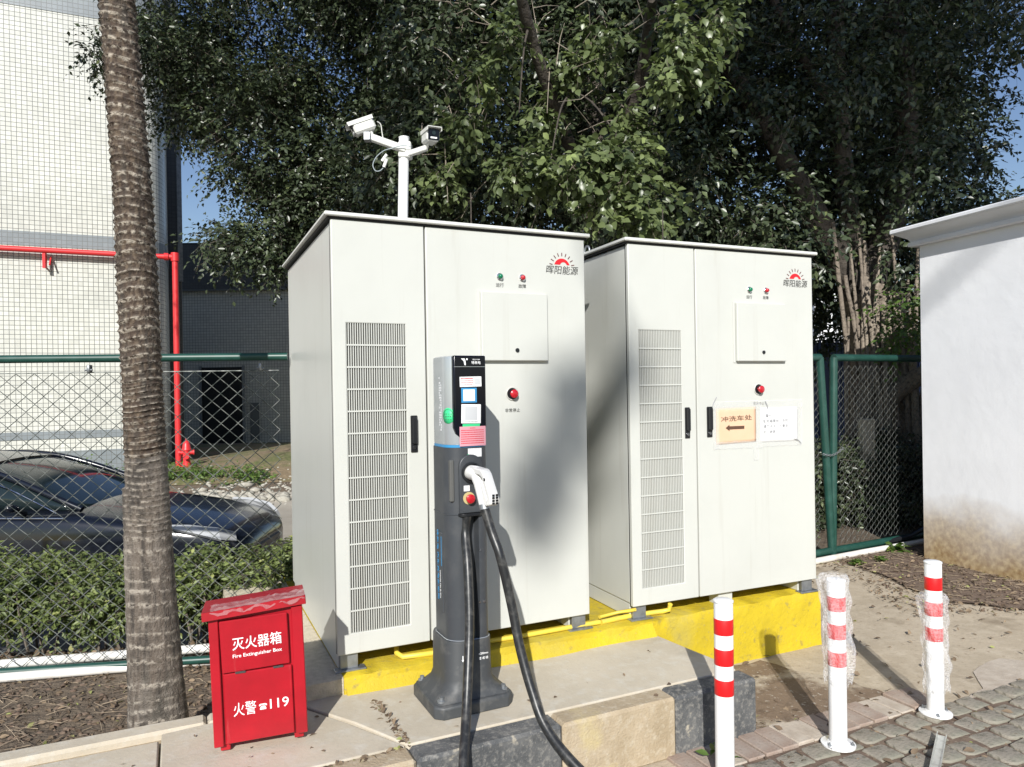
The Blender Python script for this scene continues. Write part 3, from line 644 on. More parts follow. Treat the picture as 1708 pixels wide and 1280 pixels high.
    text('晖阳能源', .047, M['ink'], d2, (1.186, -.0006, Z(2.222)), bold=.01, width=.19, shear=.12)
    # rising sun emblem
    lg = MB(); cx_, cz_ = 1.184, Z(2.238)
    arc = []
    for k in range(13): a = math.pi*(.10+.80*k/12); arc.append((.047*math.cos(a), .047*math.sin(a)-.003+.0))
    z_b = arc[0][1]; inner = [(-.012, z_b), (-.004, z_b+.010), (.006, z_b+.014), (.016, z_b+.013), (.024, z_b+.007), (.029, z_b)]
    lg.prism(arc+inner, 0, .0009, Matrix.Translation((cx_, -.0006, cz_)) @ Matrix.Rotation(R(90), 4, 'X'))
    lg.build('sun_emblem', M['redink'], d2, 0)
    ry = MB()
    for k in range(9):
        a = math.pi*(.06+.88*k/8); c_, s_ = math.cos(a), math.sin(a)
        ry.box(.056, .074, -.0022, .0022, 0, .0009, M=Matrix.Translation((cx_, -.0006, cz_)) @ Matrix.Rotation(R(90), 4, 'X') @ Matrix.Rotation(a, 4, 'Z'))
    ry.build('emblem_rays', mat('dark_red_ink', (.10, .01, .012), .5) if 'dri' not in M else M['dri'], d2, 0)
    # lid: thin overhanging sheet over a black strip that stands in for its shadow gap
    MB().box(-.012, W+.012, -.005, D+.01, Z(2.388), Z(2.3985)).build('lid_shade_strip', M['gap'], t, 0)
    MB().box(-.028, W+.022, -.026, D+.02, Z(2.399), Z(2.417), .004).build('lid', M['cab_lid'], t, 0)
    for x, y in ((.06, .55), (W-.06, .55)):
        rg = [(x+.0*math.cos(a), y+.032*math.cos(a), Z(2.45)+.032*math.sin(a)) for a in [2*math.pi*k/16 for k in range(17)]]
        MB().tube(rg, .006, 6, False).build('lifting_eye', M['galv'], t, 60)
    return t
cab1 = make_cabinet(); tag(cab1, 'large white power cabinet behind the charging post, near the red fire box', 'power cabinet', 'white power cabinets on the yellow plinth')
cab2 = copy_tree(cab1); cab2.location = B; cab2.rotation_euler = (0, 0, TB)
tag(cab2, 'white power cabinet with orange and white notices taped on its door', 'power cabinet', 'white power cabinets on the yellow plinth')
# whips on the roofs
for px_, py0, py1, y, lab in ((783, 322, 378, 5.25, 'thin grey rod standing up behind the left cabinet roof'), (1103, 350, 402, 5.5, 'thin grey rod standing up behind the right cabinet roof')):
    p1 = ad(px_, py0, y); p0 = Vector((p1.x, y, 2.3)); e = empty('lightning_rod', p0); tag(e, lab, 'rod')
    MB().tube([(0, 0, -1.8), (.01, 0, p1.z-p0.z)], .0045, 6).build('rod', M['bark'], e, 60)
# taped notices on the right cabinet
def on_cab2(s, z, off): u = Vector((math.cos(TB), math.sin(TB), 0)); n = Vector((math.sin(TB), -math.cos(TB), 0)); p = Vector((B.x, B.y, 0))+u*s+n*off; p.z = z; return p
def notice(name, label, s0, s1, z0, z1, m, tilt):
    e = empty(name, on_cab2((s0+s1)/2, z0, .0015), TB); tag(e, label, 'notice'); w_, h_ = (s1-s0), (z1-z0)
    b = MB(); nx_, nz_ = 14, 10
    b.v = [((i/nx_-.5)*w_, -.001-.0016*abs(math.sin(i*1.3+j*.7))*(0 < i < nx_), j/nz_*h_+tilt*(i/nx_-.5)) for j in range(nz_+1) for i in range(nx_+1)]
    b.f = [(j*(nx_+1)+i, j*(nx_+1)+i+1, (j+1)*(nx_+1)+i+1, (j+1)*(nx_+1)+i) for j in range(nz_) for i in range(nx_)]
    o = b.build('sheet', m, e, 60); o.modifiers.new('s', 'SOLIDIFY').thickness = .0004
    return e, w_, h_
e, w_, h_ = notice('notice_sheet', 'orange paper notice with a black arrow pointing left taped on the door', .575, .864, 1.276, 1.482, M['orange_paper'], .006)
M['brownink'] = mat('brown_ink', (.10, .05, .03), .6)
text('冲洗车处', .033, M['brownink'], e, (0, -.0038, h_*.70), width=.225, bold=.01, rot=(R(90), R(-2), 0))
text('冲', .03, M['ink'], e, (0, .01, .1)) if False else None
MB().prism([(-.075, 0), (-.048, .018), (-.048, .009), (.06, .009), (.06, -.009), (-.048, -.009), (-.048, -.018)], 0, .0008, Matrix.Translation((-.005, -.0036, h_*.44)) @ Matrix.Rotation(R(90), 4, 'X')).build('arrow', M['brownink'], e, 0)
e, w_, h_ = notice('notice_sheet', 'white paper notice with small grey handwriting taped right of the orange one', .897, 1.186, 1.273, 1.478, M['white_paper'], -.003)
M['greyink'] = mat('grey_ink', (.28, .28, .30), .6)
for k, (s, wd) in enumerate((('警示：', .05), ('配电箱重地，危险！', .20), ('请勿冲水，注意安', .19), ('全，谢谢！', .10))):
    text(s, .022, M['greyink'], e, (-.125+wd/2+(.02 if k == 0 else 0), -.0038, h_*(.76-.155*k)), width=wd, bold=-.0)
for i, (s0, s1, z0, z1) in enumerate([(.55, 1.22, 1.470, 1.520), (.55, 1.21, 1.245, 1.287), (.560, .592, 1.25, 1.51), (.86, .902, 1.24, 1.51), (1.18, 1.215, 1.25, 1.5), (.84, .875, 1.17, 1.245)]):
    b = MB(); k = max(4, int((s1-s0)/.02)); vert = (z1-z0) > (s1-s0); rr2 = random.Random(i)
    if vert: k = max(4, int((z1-z0)/.02))
    for q in range(k+1):
        t = q/k; j1, j2 = rr2.uniform(-.003, .003), rr2.uniform(-.003, .003)
        if vert: b.v += [tuple(on_cab2(s0+j1, z0+(z1-z0)*t, .0062+.0002*i)), tuple(on_cab2(s1+j2, z0+(z1-z0)*t, .0062+.0002*i))]
        else: b.v += [tuple(on_cab2(s0+(s1-s0)*t, z0+j1, .0062+.0002*i)), tuple(on_cab2(s0+(s1-s0)*t, z1+j2, .0062+.0002*i))]
    b.f = [(2*q, 2*q+2, 2*q+3, 2*q+1) for q in range(k)]
    lab = ['long clear tape strip along the top of the two notices', 'long clear tape strip along the bottom of the two notices', 'clear tape down the left edge of the orange notice', 'clear tape between the orange and white notices', 'clear tape down the right edge of the white notice', 'loose clear tape end hanging below the notices'][i]
    tag(b.build('tape_strip', M['tape'], None, 60), lab, 'tape')
for i, pts in enumerate([[(.545, 1.49), (.555, 1.515), (.575, 1.545)], [(.93, 1.515), (.945, 1.49), (.948, 1.47)], [(1.15, 1.285), (1.18, 1.275), (1.205, 1.255)]]):
    tag(MB().tube([on_cab2(s, z, .009) for s, z in pts], .0022, 5).build('tape_curl', M['greyink'], None, 60), ['curled dark tape end left of the orange notice', 'curled dark tape end above the white notice', 'curled dark tape end at the lower right of the white notice'][i], 'tape')

# yellow conduits
tag(MB().tube([az(661, 1078, .37), az(662, 1090, .36), az(672, 1096, .352), az(719, 1090, .352), az(819, 1069, .352), az(865, 1062, .354), az(947, 1047, .354), az(1000, 1038, .354)], .0125, 10).build('conduit', M['yellow_pipe'], None, 60), 'yellow conduit lying along the plinth under the left cabinet', 'conduit')
tag(MB().tube([az(1003, 1038, .354), az(1058, 1026, .354), az(1105, 1020, .356), az(1116, 1017, .366), az(1118, 1008, .40)], .0135, 10).build('conduit', M['yellow_pipe'], None, 60), 'yellow conduit bending up under the right cabinet door', 'conduit')
tag(MB().tube([az(1000, 1030, .362), az(1030, 1022, .362), az(1060, 1017, .40)], .010, 8).build('conduit', M['yellow_pipe'], None, 60), 'thin yellow conduit rising between the two cabinets', 'conduit')

# ================================================================ charging post
CH = Vector((-.238, 3.122, SZ)); CA = R(25.65)
ch = empty('charging_post', CH, CA); tag(ch, 'dark grey electric vehicle charging post with silver head and black face', 'charging post')
def rrect(w, d, r, n=6, y_off=0):
    out = []
    for (sx, sy, a0) in ((1, -1, -90), (1, 1, 0), (-1, 1, 90), (-1, -1, 180)):
        for k in range(n+1):
            a = R(a0+90*k/n); out.append((sx*(w/2-r)+r*math.cos(a), sy*(d/2-r)+r*math.sin(a)+y_off))
    return out
def rr4(w, d, rl, rr_, n=8):
    out = []
    for (sx, sy, a0, r) in ((1, -1, -90, rr_), (1, 1, 0, rr_), (-1, 1, 90, rl), (-1, -1, 180, rl)):
        for k in range(n+1): a = R(a0+90*k/n); out.append((sx*(w/2-r)+r*math.cos(a), sy*(d/2-r)+r*math.sin(a)))
    return out
def ringz(poly, z): return [(x, y, z) for x, y in poly]
C = lambda z: z-SZ
def octa(w, d, c): return [(-w/2+c, -d/2), (w/2-c, -d/2), (w/2, -d/2+c), (w/2, d/2-c), (w/2-c, d/2), (-w/2+c, d/2), (-w/2, d/2-c), (-w/2, -d/2+c)]
MB().loft([ringz(octa(.355, .335, .032), 0), ringz(octa(.355, .335, .032), .045), ringz(octa(.345, .315, .032), .055)]).build('base_plate', M['dkgrey_dusty'], ch, 20, .005)
def sq2(w, d, r, n): return rrect(w, d, r, n)
fl = [ringz(sq2(.335, .305, .03, 5), .056), ringz(sq2(.295, .285, .04, 5), .068), ringz(sq2(.235, .278, .07, 5), .095), ringz(sq2(.214, .262, .07, 5), .13), ringz(sq2(.209, .258, .07, 5), .285), ringz(sq2(.206, .255, .07, 5), .292)]
MB().loft(fl).build('base_flare', M['dkgrey_dusty'], ch, 60)
for sx in (-1, 1):
    for sy in (-1, 1): MB().lathe([(.018, 0), (.018, .012), (.010, .014), (.010, .026)], 12, Matrix.Translation((sx*.140, sy*.125, .056))).build('anchor_bolt', M['galv'], ch, 40)
# column with a cable recess cut into its front
def colpoly(w, d, r, notch_w, notch_d):
    P = rrect(w, d, r, 8)
    i = [k for k, p in enumerate(P)]
    # front edge runs between the last point (left) and the first (right) at y=-d/2
    return [(notch_w/2, -d/2+notch_d), (notch_w/2+.004, -d/2+.001)]+P+[(-notch_w/2-.004, -d/2+.001), (-notch_w/2, -d/2+notch_d)]
CW, CD = .184, .238
cp = colpoly(CW, CD, .085, .052, .03)
def colpoly2(nd, nw): return [(nw+.006, -CD/2+nd), (nw+.010, -CD/2+.0005)]+rr4(CW, CD, .068, .045)+[(-.021, -CD/2+.0005), (-.017, -CD/2+nd)]
MB().loft([ringz(colpoly2(.03, .027), C(.557)), ringz(colpoly2(.045, .031), C(.60)), ringz(colpoly2(.045, .031), C(1.085))]).build('column', M['dkgrey'], ch, 40)
MB().loft([ringz(rr4(CW, CD, .070, .042), C(1.0855)), ringz(rr4(CW, CD, .070, .042), C(1.366))]).build('column', M['dkgrey'], ch, 40)
# seam rings and side panel
for z, g_ in ((C(.5575), .001), (C(1.085), .0012)):
    P = rr4(CW+.003, CD+.003, .071, .043); MB().tube([(x, y, z) for x, y in P+[P[0]]], .0018, 4, False).build('seam', M['silver'] if z < .5 else M['dkgrey'], ch, 60)
sp = MB().box(-CW/2-.0035, -CW/2+.01, -.04, .05, C(.66), C(1.0), .003).build('side_panel', M['dkgrey'], ch, 0)
MB().box(-.081, -.062, -CD/2+.008, -CD/2+.03, C(1.14), C(1.315), .004, M=Matrix.Identity(4)).build('card_slot', mat('grey_plate', (.10, .10, .095), .5), ch, 0)
# head
HW, HD = .176, .236
MB().loft([ringz(rr4(HW*.985, HD*.985, .068, .040), C(1.3775)), ringz(rr4(HW, HD, .070, .042), C(1.385)), ringz(rr4(HW, HD, .070, .042), C(1.735)), ringz(rr4(HW*.985, HD*.985, .068, .040), C(1.748)), ringz(rr4(HW*.9, HD*.9, .062, .036), C(1.752))]).build('head_shell', M['silver'], ch, 40)
MB().loft([ringz(rr4(HW+.001, HD+.001, .070, .042), C(1.3665)), ringz(rr4(HW+.001, HD+.001, .070, .042), C(1.377))]).build('blue_trim_strip', M['blue_trim'], ch, 40)
# black face plate, proud of the shell, rounded lower corners, wraps over the top
fpz = []
fw = .146; FX = .010
face = [(-fw/2, C(1.752)), (fw/2, C(1.752)), (fw/2, C(1.45)), (fw/2-.008, C(1.425)), (fw/2-.03, C(1.405)), (-fw/2+.03, C(1.405)), (-fw/2+.008, C(1.425)), (-fw/2, C(1.45))]
FY = -HD/2-.006
MB().prism(face, 0, .03, Matrix.Translation((FX, -HD/2+.024, 0)) @ Matrix.Rotation(R(90), 4, 'X')).build('face_plate', M['face'], ch, 30, .006)
MB().box(FX-fw/2+.002, FX+fw/2-.002, FY-.0006, FY+.001, C(1.704), C(1.7055)).build('face_seam', M['silver'], ch, 0)
text('特来电', .014, M['whiteink'], ch, (.038, FY-.0008, C(1.722)), bold=.02, name='lettering')
text('TELD.COM', .007, M['whiteink'], ch, (.038, FY-.0008, C(1.735)), bold=.01, name='lettering')
MB().prism([(-.03, .012), (-.013, .012), (-.010, .004), (-.008, -.016), (-.014, -.016), (-.018, .001)], 0, .0006, Matrix.Translation((0, FY-.0004, C(1.727))) @ Matrix.Rotation(R(90), 4, 'X')).lathe([(.004, 0), (.004, .0006)], 12, Matrix.Translation((-.003, FY-.0004, C(1.736))) @ Matrix.Rotation(R(90), 4, 'X')).build('face_emblem', M['whiteink'], ch, 0)
# stickers: thin printed labels lying on the face
def sticker(name, label, x, z, w_, h_, m, rows, rowm, cat='sticker', blocks=None, y=FY-.0004, par=None, tilt=0):
    pos = Matrix.Translation(CH) @ Matrix.Rotation(CA, 4, 'Z') @ Vector((x, y, C(z)))
    e = empty(name, pos, CA, ry=tilt); tag(e, label, cat)
    MB().box(-w_/2, w_/2, -.0008, 0, -h_/2, h_/2).build('sheet', m, e, 0)
    b = MB(); rs = random.Random(int(z*1000))
    for (zz, x0, x1, hh) in rows:
        xx = x0
        while xx < x1:
            ln = rs.uniform(.002, .006); b.box(xx, min(xx+ln, x1), -.0012, -.0009, zz-hh/2, zz+hh/2); xx += ln+.0012
    if b.v: b.build('print', rowm, e, 0)
    for (x0, x1, z0, z1, mm) in (blocks or []): MB().box(x0, x1, -.0013, -.0009, z0, z1).build('print_block', mm, e, 0)
    return e
greyp = mat('pale_grey_print', (.55, .56, .57), .5)
sticker('label_sticker', 'white label with red print, topmost sticker on the black face', .012, 1.642, .098, .042, M['white_paper'], [(.013, -.045, .012, .005), (.004, -.045, .012, .003), (-.004, -.045, .012, .003), (-.013, -.04, .008, .003)], M['redink'], blocks=[(.018, .043, -.013, .013, greyp)], tilt=R(-1))
sticker('label_sticker', 'square blue bordered sticker below the white label', .004, 1.585, .070, .062, M['blues'], [], M['ink'], blocks=[(-.026, .026, -.024, .024, M['white_paper'])])
sticker('label_sticker', 'square plain white sticker in the middle of the black face', .012, 1.507, .088, .08, M['white_paper'], [(-.034, -.03, .03, .002)], M['ink'], blocks=[(-.028, .028, -.026, .03, greyp)], tilt=R(1.5))
sticker('label_sticker', 'thin dark green strip sticker above the pink notice', .012, 1.459, .078, .012, M['greens'], [], M['ink'])
sticker('label_sticker', 'pink notice with rows of red print at the bottom of the face', .018, 1.413, .118, .082, M['pink'], [(.034, -.012, .012, .003)]+[(.025-.009*k, -.053, .05, .0034) for k in range(7)], M['redink'], y=FY-.0006)
# torn white label under the head
e = sticker('torn_label', 'torn white label on the grey front just above the socket', .028, 1.343, .062, .036, M['white_paper'], [], M['ink'], y=-CD/2-.0006)
MB().prism([(-.045, -.016), (-.03, -.004), (-.026, -.012), (-.033, -.022)], 0, .001, Matrix.Rotation(R(90), 4, 'X')).build('print', M['greens'], e, 0)
# green round sticker on curved side + printed column on the side
def on_side(dx, dz, a, off=.001):    # a = angle around the left front corner
    r = .07+off
    if a < 0: return Vector((-HW/2-off, -(HD/2-.07)-a*.07, 0))
    return Vector((-(HW/2-.07)-r*math.cos(a), -(HD/2-.07)-r*math.sin(a), 0))
gpos = Matrix.Translation(CH) @ Matrix.Rotation(CA, 4, 'Z')
b = MB(); n = 32; cc = [gpos @ (on_side(0, 0, R(33))+Vector((0, 0, C(1.50))))]
for k in range(n):
    t = 2*math.pi*k/n; a = R(33)+.031*math.cos(t)/.07; cc.append(gpos @ (on_side(0, 0, a)+Vector((0, 0, C(1.50)+.033*math.sin(t)))))
b.add(cc, [(0, 1+k, 1+(k+1) % n) for k in range(n)]); o = b.build('round_sticker', M['greens'], None, 60); tag(o, 'round bright green sticker on the silver side of the charging head', 'sticker'); o.modifiers.new('s', 'SOLIDIFY').thickness = .0006
b = MB()
for k in range(13):
    t = 2*math.pi*k/24; a = R(33)+.025*math.cos(t)/.07
    p = gpos @ (on_side(0, 0, a, .002)+Vector((0, 0, C(1.50)+.027*math.sin(t)))); b.box(p.x-.0014, p.x+.0014, p.y-.0008, p.y+.0008, p.z-.0022, p.z+.0022)
for zz, h in ((1.508, .016), (1.497, .012), (1.484, .014)):
    for q in range(4):
        a = R(33)+(-h+2*h*q/3)/.07; p = gpos @ (on_side(0, 0, a, .002)+Vector((0, 0, C(zz)))); b.box(p.x-.002, p.x+.002, p.y-.0008, p.y+.0008, p.z-.0016, p.z+.0016)
oo = b.build('sticker_print', mat('dark_green_print', (.01, .12, .06), .5), o, 0)
b = MB(); rs = random.Random(5); zz = 1.66
while zz > 1.43:
    for a0 in (8, 14, 20):
        if rs.random() < .7:
            a = -.65+R(a0*1.3); p = on_side(0, 0, a, .0008)+Vector((0, 0, C(zz))); b.box(p.x-.0006, p.x+.0006, p.y-.0025, p.y+.0025, p.z-.004, p.z+.004)
    zz -= .0105
b.build('side_print', greyp, ch, 0)
# lettering running up the side panel
for s, z, y, m in (('特来电 汽车充电生态网', .86, .012, 'blues'), ('WWW.TELD.CN', .78, -.012, 'whiteink')):
    text(s, .020 if m == 'blues' else .012, M[m], ch, (-CW/2-.0045, y, C(z)), rot=(R(90), R(90), R(-90)), width=.30 if m == 'blues' else .12, bold=.01)
MB().box(-CW/2-.0046, -CW/2-.0036, -.030, -.026, C(.86), C(.985)).build('side_stripe', M['blues'], ch, 0)
text('≥200mm', .012, M['whiteink'], ch, (.048, -.1305, .232), bold=.02)
text('警 戒 线', .012, M['whiteink'], ch, (.048, -.1305, .212), bold=.02)
MB().prism([(-.002, .02), (.002, .02), (.002, .004), (.006, .004), (0, -.006), (-.006, .004), (-.002, .004)], 0, .0008, Matrix.Translation((-.045, -.1298, .215)) @ Matrix.Rotation(R(90), 4, 'X')).build('arrow_mark', M['whiteink'], ch, 0)
# socket housing: raised front block with round socket, emergency button and lower lip
sb = MB(); OX = .004; hp = [(OX+x, z) for x, z in [(-.052, C(1.092)), (.052, C(1.092)), (.052, C(1.29))]+[(.052*math.cos(R(a)), C(1.29)+.052*math.sin(R(a))*.9) for a in range(15, 180, 15)]+[(-.052, C(1.29))]]
sb.prism(hp, 0, .016, Matrix.Translation((0, -CD/2+.002, 0)) @ Matrix.Rotation(R(90), 4, 'X')); sb.build('socket_housing', M['dkgrey'], ch, 30, .004)
SK = Vector((OX, -CD/2-.014, C(1.262)))
MB().lathe([(.043, 0), (.043, .012), (.037, .013), (.036, .002), (.001, .002)], 28, Matrix.Translation(SK) @ Matrix.Rotation(R(90), 4, 'X'), caps=False).build('socket_ring', M['blackp'], ch, 40)
MB().lathe([(.026, 0), (.026, .002)], 24, Matrix.Translation((OX-.012, -CD/2-.0145, C(1.155))) @ Matrix.Rotation(R(90), 4, 'X')).build('button_ring', mat('yellow_ring', (.5, .42, .2), .5), ch, 40)
MB().lathe([(.012, 0), (.012, .010), (.019, .013), (.019, .022), (.012, .026)], 20, Matrix.Translation((OX-.012, -CD/2-.0166, C(1.155))) @ Matrix.Rotation(R(90), 4, 'X')).build('emergency_button', M['red_lamp'], ch, 45)
MB().box(OX-.034, OX-.008, -CD/2-.0155, -CD/2-.0145, C(1.185), C(1.208)).build('button_label', M['whiteink'], ch, 0)
MB().loft([[(x+OX, y, z) for x, y in rrect(.108, .06, .028, 5, -CD/2+.012)] for z in (C(1.078), C(1.091))]).build('cable_lip', M['blackp'], ch, 40, .002)
for z in (C(.93), C(.71)):
    for x in ((.045,) if z > .5 else (.04, .06)): MB().lathe([(.006, 0), (.005, .003)], 12, Matrix.Translation((x, -CD/2-.0002, z)) @ Matrix.Rotation(R(90), 4, 'X')).build('screw', M['chrome'], ch, 40)

# charging plug resting in the socket with its cable
PA = CA+R(9)
pu = empty('charging_plug', gpos @ (SK+Vector((0, -.004, 0))), PA); tag(pu, 'white charging gun plugged in the post socket with thick black cable', 'charging plug')
XM = lambda w_: Matrix.Rotation(R(90), 4, 'Z') @ Matrix.Rotation(R(90), 4, 'X')
def side_prism(poly, w_, name, m, bevel):   # poly in (outward, up), extruded across
    b = MB(); n = len(poly)
    vs = [(-w_/2, -o_, u_) for o_, u_ in poly]+[(w_/2, -o_, u_) for o_, u_ in poly]
    fs = [tuple(range(n)), tuple(range(n, 2*n))[::-1]]+[(k, (k+1) % n, n+(k+1) % n, n+k) for k in range(n)]
    b.add(vs, fs); return b.build(name, m, pu, 40, bevel)
MB().tube([(0, .006, .0), (0, -.035, .0), (0, -.05, -.003)], [.031, .031, .029], 20).build('barrel', M['gunwhite'], pu, 50)
MB().tube([(0, -.028, .012), (0, -.045, -.006), (0, -.062, -.040), (0, -.080, -.085), (0, -.094, -.122)], [.026, .029, .024, .022, .021], 16).build('grip', M['gunwhite'], pu, 60)
side_prism([(.020, .028), (.105, .022), (.125, .006), (.178, -.088), (.176, -.112), (.152, -.122), (.140, -.112), (.150, -.092), (.112, -.012), (.095, -.003), (.052, .0), (.03, .006)], .044, 'hand_guard', M['gunwhite'], .005)
side_prism([(.075, -.02), (.092, -.024), (.142, -.108), (.13, -.126), (.108, -.118)], .026, 'trigger_guard', M['gunwhite'], .004)
for k in range(2):
    for j in range(4): MB().box(-.014+.017*k, -.003+.017*k, -.1795, -.1775, -.112+.0135*j*.8, -.104+.0135*j*.8).build('vent_slot', M['blackp'], pu, 0)
MB().box(-.0222, -.0218, -.14, -.128, -.022, -.010).build('side_button', M['blackp'], pu, 0)
MB().tube([(0, -.0945, -.122), (0, -.101, -.142)], [.0235, .0225], 16).build('cable_collar', M['galv'], pu, 50)
inv = (Matrix.Translation(pu.location) @ Matrix.Rotation(PA, 4, 'Z')).inverted()
start1 = (Matrix.Translation(pu.location) @ Matrix.Rotation(PA, 4, 'Z')) @ Vector((0, -.100, -.138))
c1pts = [start1, ad(821, 890, start1.y-.02), ad(835, 930, start1.y-.05), ad(853, 1008, 2.86), ad(868, 1083, 2.83), ad(888, 1155, 2.78), ad(911, 1214, 2.72), ad(963, 1280, 2.62), Vector((.42, 2.50, .09)), Vector((.62, 2.38, .024)), Vector((.75, 2.1, .022)), Vector((.5, 1.75, .022)), Vector((.0, 1.7, .022)), Vector((-.3, 1.95, .022)), Vector((-.26, 2.3, .03)), Vector((-.2, 2.47, .08))]
lipp = gpos @ Vector((-.012, -CD/2-.001, C(1.08)))
c2 = [ad(773, 1280, 2.60), ad(778, 1188, 2.74), ad(782, 1090, 2.84), ad(783, 1024, 2.89), ad(780, 942, 2.95), ad(776, 890, lipp.y+.0), lipp]
def spline(P, n=8):
    P = [Vector(p) for p in P]; out = []
    for i in range(len(P)-1):
        p0, p1, p2, p3 = P[max(i-1, 0)], P[i], P[i+1], P[min(i+2, len(P)-1)]
        for k in range(n):
            t = k/n; out.append(.5*((2*p1)+(-p0+p2)*t+(2*p0-5*p1+4*p2-p3)*t*t+(-p0+3*p1-3*p2+p3)*t**3))
    return out+[P[-1]]
o = MB().tube([inv @ p for p in spline(c1pts+c2)], .019, 14).build('cable', M['cable'], pu, 60)

# ================================================================ fire extinguisher box
fbx = empty('fire_extinguisher_box', (-1.128, 2.668, SZ+.003), R(17.5), ry=R(-1.6), rx=R(.5)); tag(fbx, 'leaning red metal fire extinguisher box with white lettering and skewed lid', 'fire box')
bw, bd, bh = .335, .17, .49
for x in (.02, bw-.05):
    MB().box(x, x+.035, .01, .04, 0, .024, .003).build('foot', M['red_box'], fbx, 0)
    MB().box(x, x+.035, bd-.04, bd-.01, 0, .024, .003).build('foot', M['red_box'], fbx, 0)
MB().box(0, bw, .004, bd, .0245, .028+bh, .002).build('shell', M['red_box'], fbx, 0)
MB().box(0, .034, -.012, .003, .0245, bh+.02, .003).build('front_post', M['red_box'], fbx, 0)
MB().box(bw-.042, bw, -.012, .003, .0245, bh+.025, .003).build('front_post', M['red_box'], fbx, 0)
dl = MB().box(.042, bw-.048, -.009, .003, .03, .292, .003).build('lower_door', M['red_box'], fbx, 0)
du = MB().box(0, bw-.094, -.011, 0, 0, .196, .003).build('upper_door', M['red_box'], fbx, 0); du.location = (.040, -.001, .297); du.rotation_euler = (R(1.5), R(-.9), 0)
for x in (.085, bw-.115):
    MB().box(x, x+.036, -.0125, -.0095, .290, .298).build('hinge', M['chrome'], fbx, 0)
lid = empty('lid_', (0, 0, 0)); bpy.data.objects.remove(lid)
ld = MB(); ld.box(-.02, bw+.012, -.03, bd+.02, 0, .004, .001); ld.box(-.02, bw+.012, -.032, -.028, -.028, .004, .001); ld.box(-.021, -.018, -.03, bd+.02, -.028, .004, .001); ld.box(bw+.010, bw+.013, -.03, bd+.02, -.028, .004, .001)
o = ld.build('lid', M['red_box'], fbx, 0); o.location = (0, 0, bh+.042); o.rotation_euler = (R(-4), R(-2.6), R(2))
text('灭火器箱', .050, M['whiteink'], fbx, (.167, -.0165, .405), width=.175, bold=.02, rot=(R(90), R(-.9), 0))
text('Fire Extinguisher Box', .0185, M['whiteink'], fbx, (.167, -.0148, .357), width=.175, bold=.025, rot=(R(90), R(-.9), 0))
text('火警', .055, M['whiteink'], fbx, (.113, -.0098, .155), width=.080, bold=.0)
ph_ = MB(); TP_ = Matrix.Translation((.177, -.0094, .150)) @ Matrix.Rotation(R(90), 4, 'X')
ph_.prism([(-.011, -.010), (.011, -.010), (.011, -.004), (.006, .004), (-.006, .004), (-.011, -.004)], 0, .0006, TP_)
ph_.prism([(-.014, .004), (-.009, .004), (-.008, .0075), (.008, .0075), (.009, .004), (.014, .004), (.014, .009), (.010, .012), (-.010, .012), (-.014, .009)], 0, .0007, TP_)
ph_.build('telephone_mark', M['whiteink'], fbx, 0)
text('119', .052, M['whiteink'], fbx, (.236, -.0098, .156), width=.068, bold=.012)
# crumpled clear film on the lid
b = MB(); nx_, ny_ = 26, 8; rs = np.random.default_rng(5)
for j in range(ny_+1):
    for i in range(nx_+1):
        x = .01+i/nx_*(bw+.0); y = -.038+j/ny_*.10; zz = .006+abs(rs.normal(0, .004))+(0 if j > 1 else -.018*(2-j)/2*(.6+.8*abs(math.sin(i*.5))))
        b.v.append((x+rs.normal(0, .003), y+rs.normal(0, .003)-.012*abs(math.sin(i*.35))*(j < 3), zz))
b.f = [(j*(nx_+1)+i, j*(nx_+1)+i+1, (j+1)*(nx_+1)+i+1, (j+1)*(nx_+1)+i) for j in range(ny_) for i in range(nx_)]
fo = b.build('plastic_film', M['film'], None, 20); tag(fo, 'crumpled clear plastic film lying along the lid of the red box', 'plastic film')
fo.matrix_world = Matrix.Translation((-1.128, 2.668, SZ+.003)) @ Matrix.Rotation(R(17.5), 4, 'Z') @ Matrix.Rotation(R(-1.6), 4, 'Y') @ Matrix.Translation((0, 0, bh+.042)) @ Matrix.Rotation(R(2), 4, 'Z') @ Matrix.Rotation(R(-2.6), 4, 'Y') @ Matrix.Rotation(R(-4), 4, 'X')

# ================================================================ bollards
def make_bollard():
    t = empty('bollard', (0, 0, 0)); r = .0375
    MB().lathe([(.072, .020), (.072, .027), (r+.01, .030), (r+.004, .036)], 28).build('base_flange', M['white_post'], t, 40)
    MB().lathe([(r, .034), (r, .738), (r-.002, .742)], 28).build('post', M['white_post'], t, 40)
    MB().lathe([(r+.0025, .7425), (r+.0025, .748), (r-.004, .752), (.002, .754)], 28).build('cap', M['white_post'], t, 40)
    for z0, z1 in ((.615, .677), (.493, .558), (.373, .436)):
        MB().lathe([(r+.0005, z0), (r+.0009, z0+.001), (r+.0009, z1-.001), (r+.0005, z1)], 28).build('red_band', M['red_band'], t, 40)
    for k in range(3):
        a = R(50+120*k); MB().lathe([(.008, 0), (.008, .007), (.004, .008), (.004, .016)], 6, Matrix.Translation((.058*math.cos(a), .058*math.sin(a), .027))).build('bolt', M['galv'], t, 30)
    return t
bol = make_bollard(); BP = [(.829, 2.874), (1.412, 3.158), (2.009, 3.442)]
lab = ['white bollard with three red bands, bare, in front of the concrete slab corner', 'middle bollard, its upper half wrapped in bubble wrap', 'right hand bollard with ragged wrap hanging down its middle']
for i, (x, y) in enumerate(BP):
    o = bol if i == 0 else copy_tree(bol)
    o.location = (x, y, 0 if i else .0); o.rotation_euler = (R([0, .3, -.2][i]), R([.3, -.5, .1][i]), R(40*i)); tag(o, lab[i], 'bollard', 'red and white bollards')
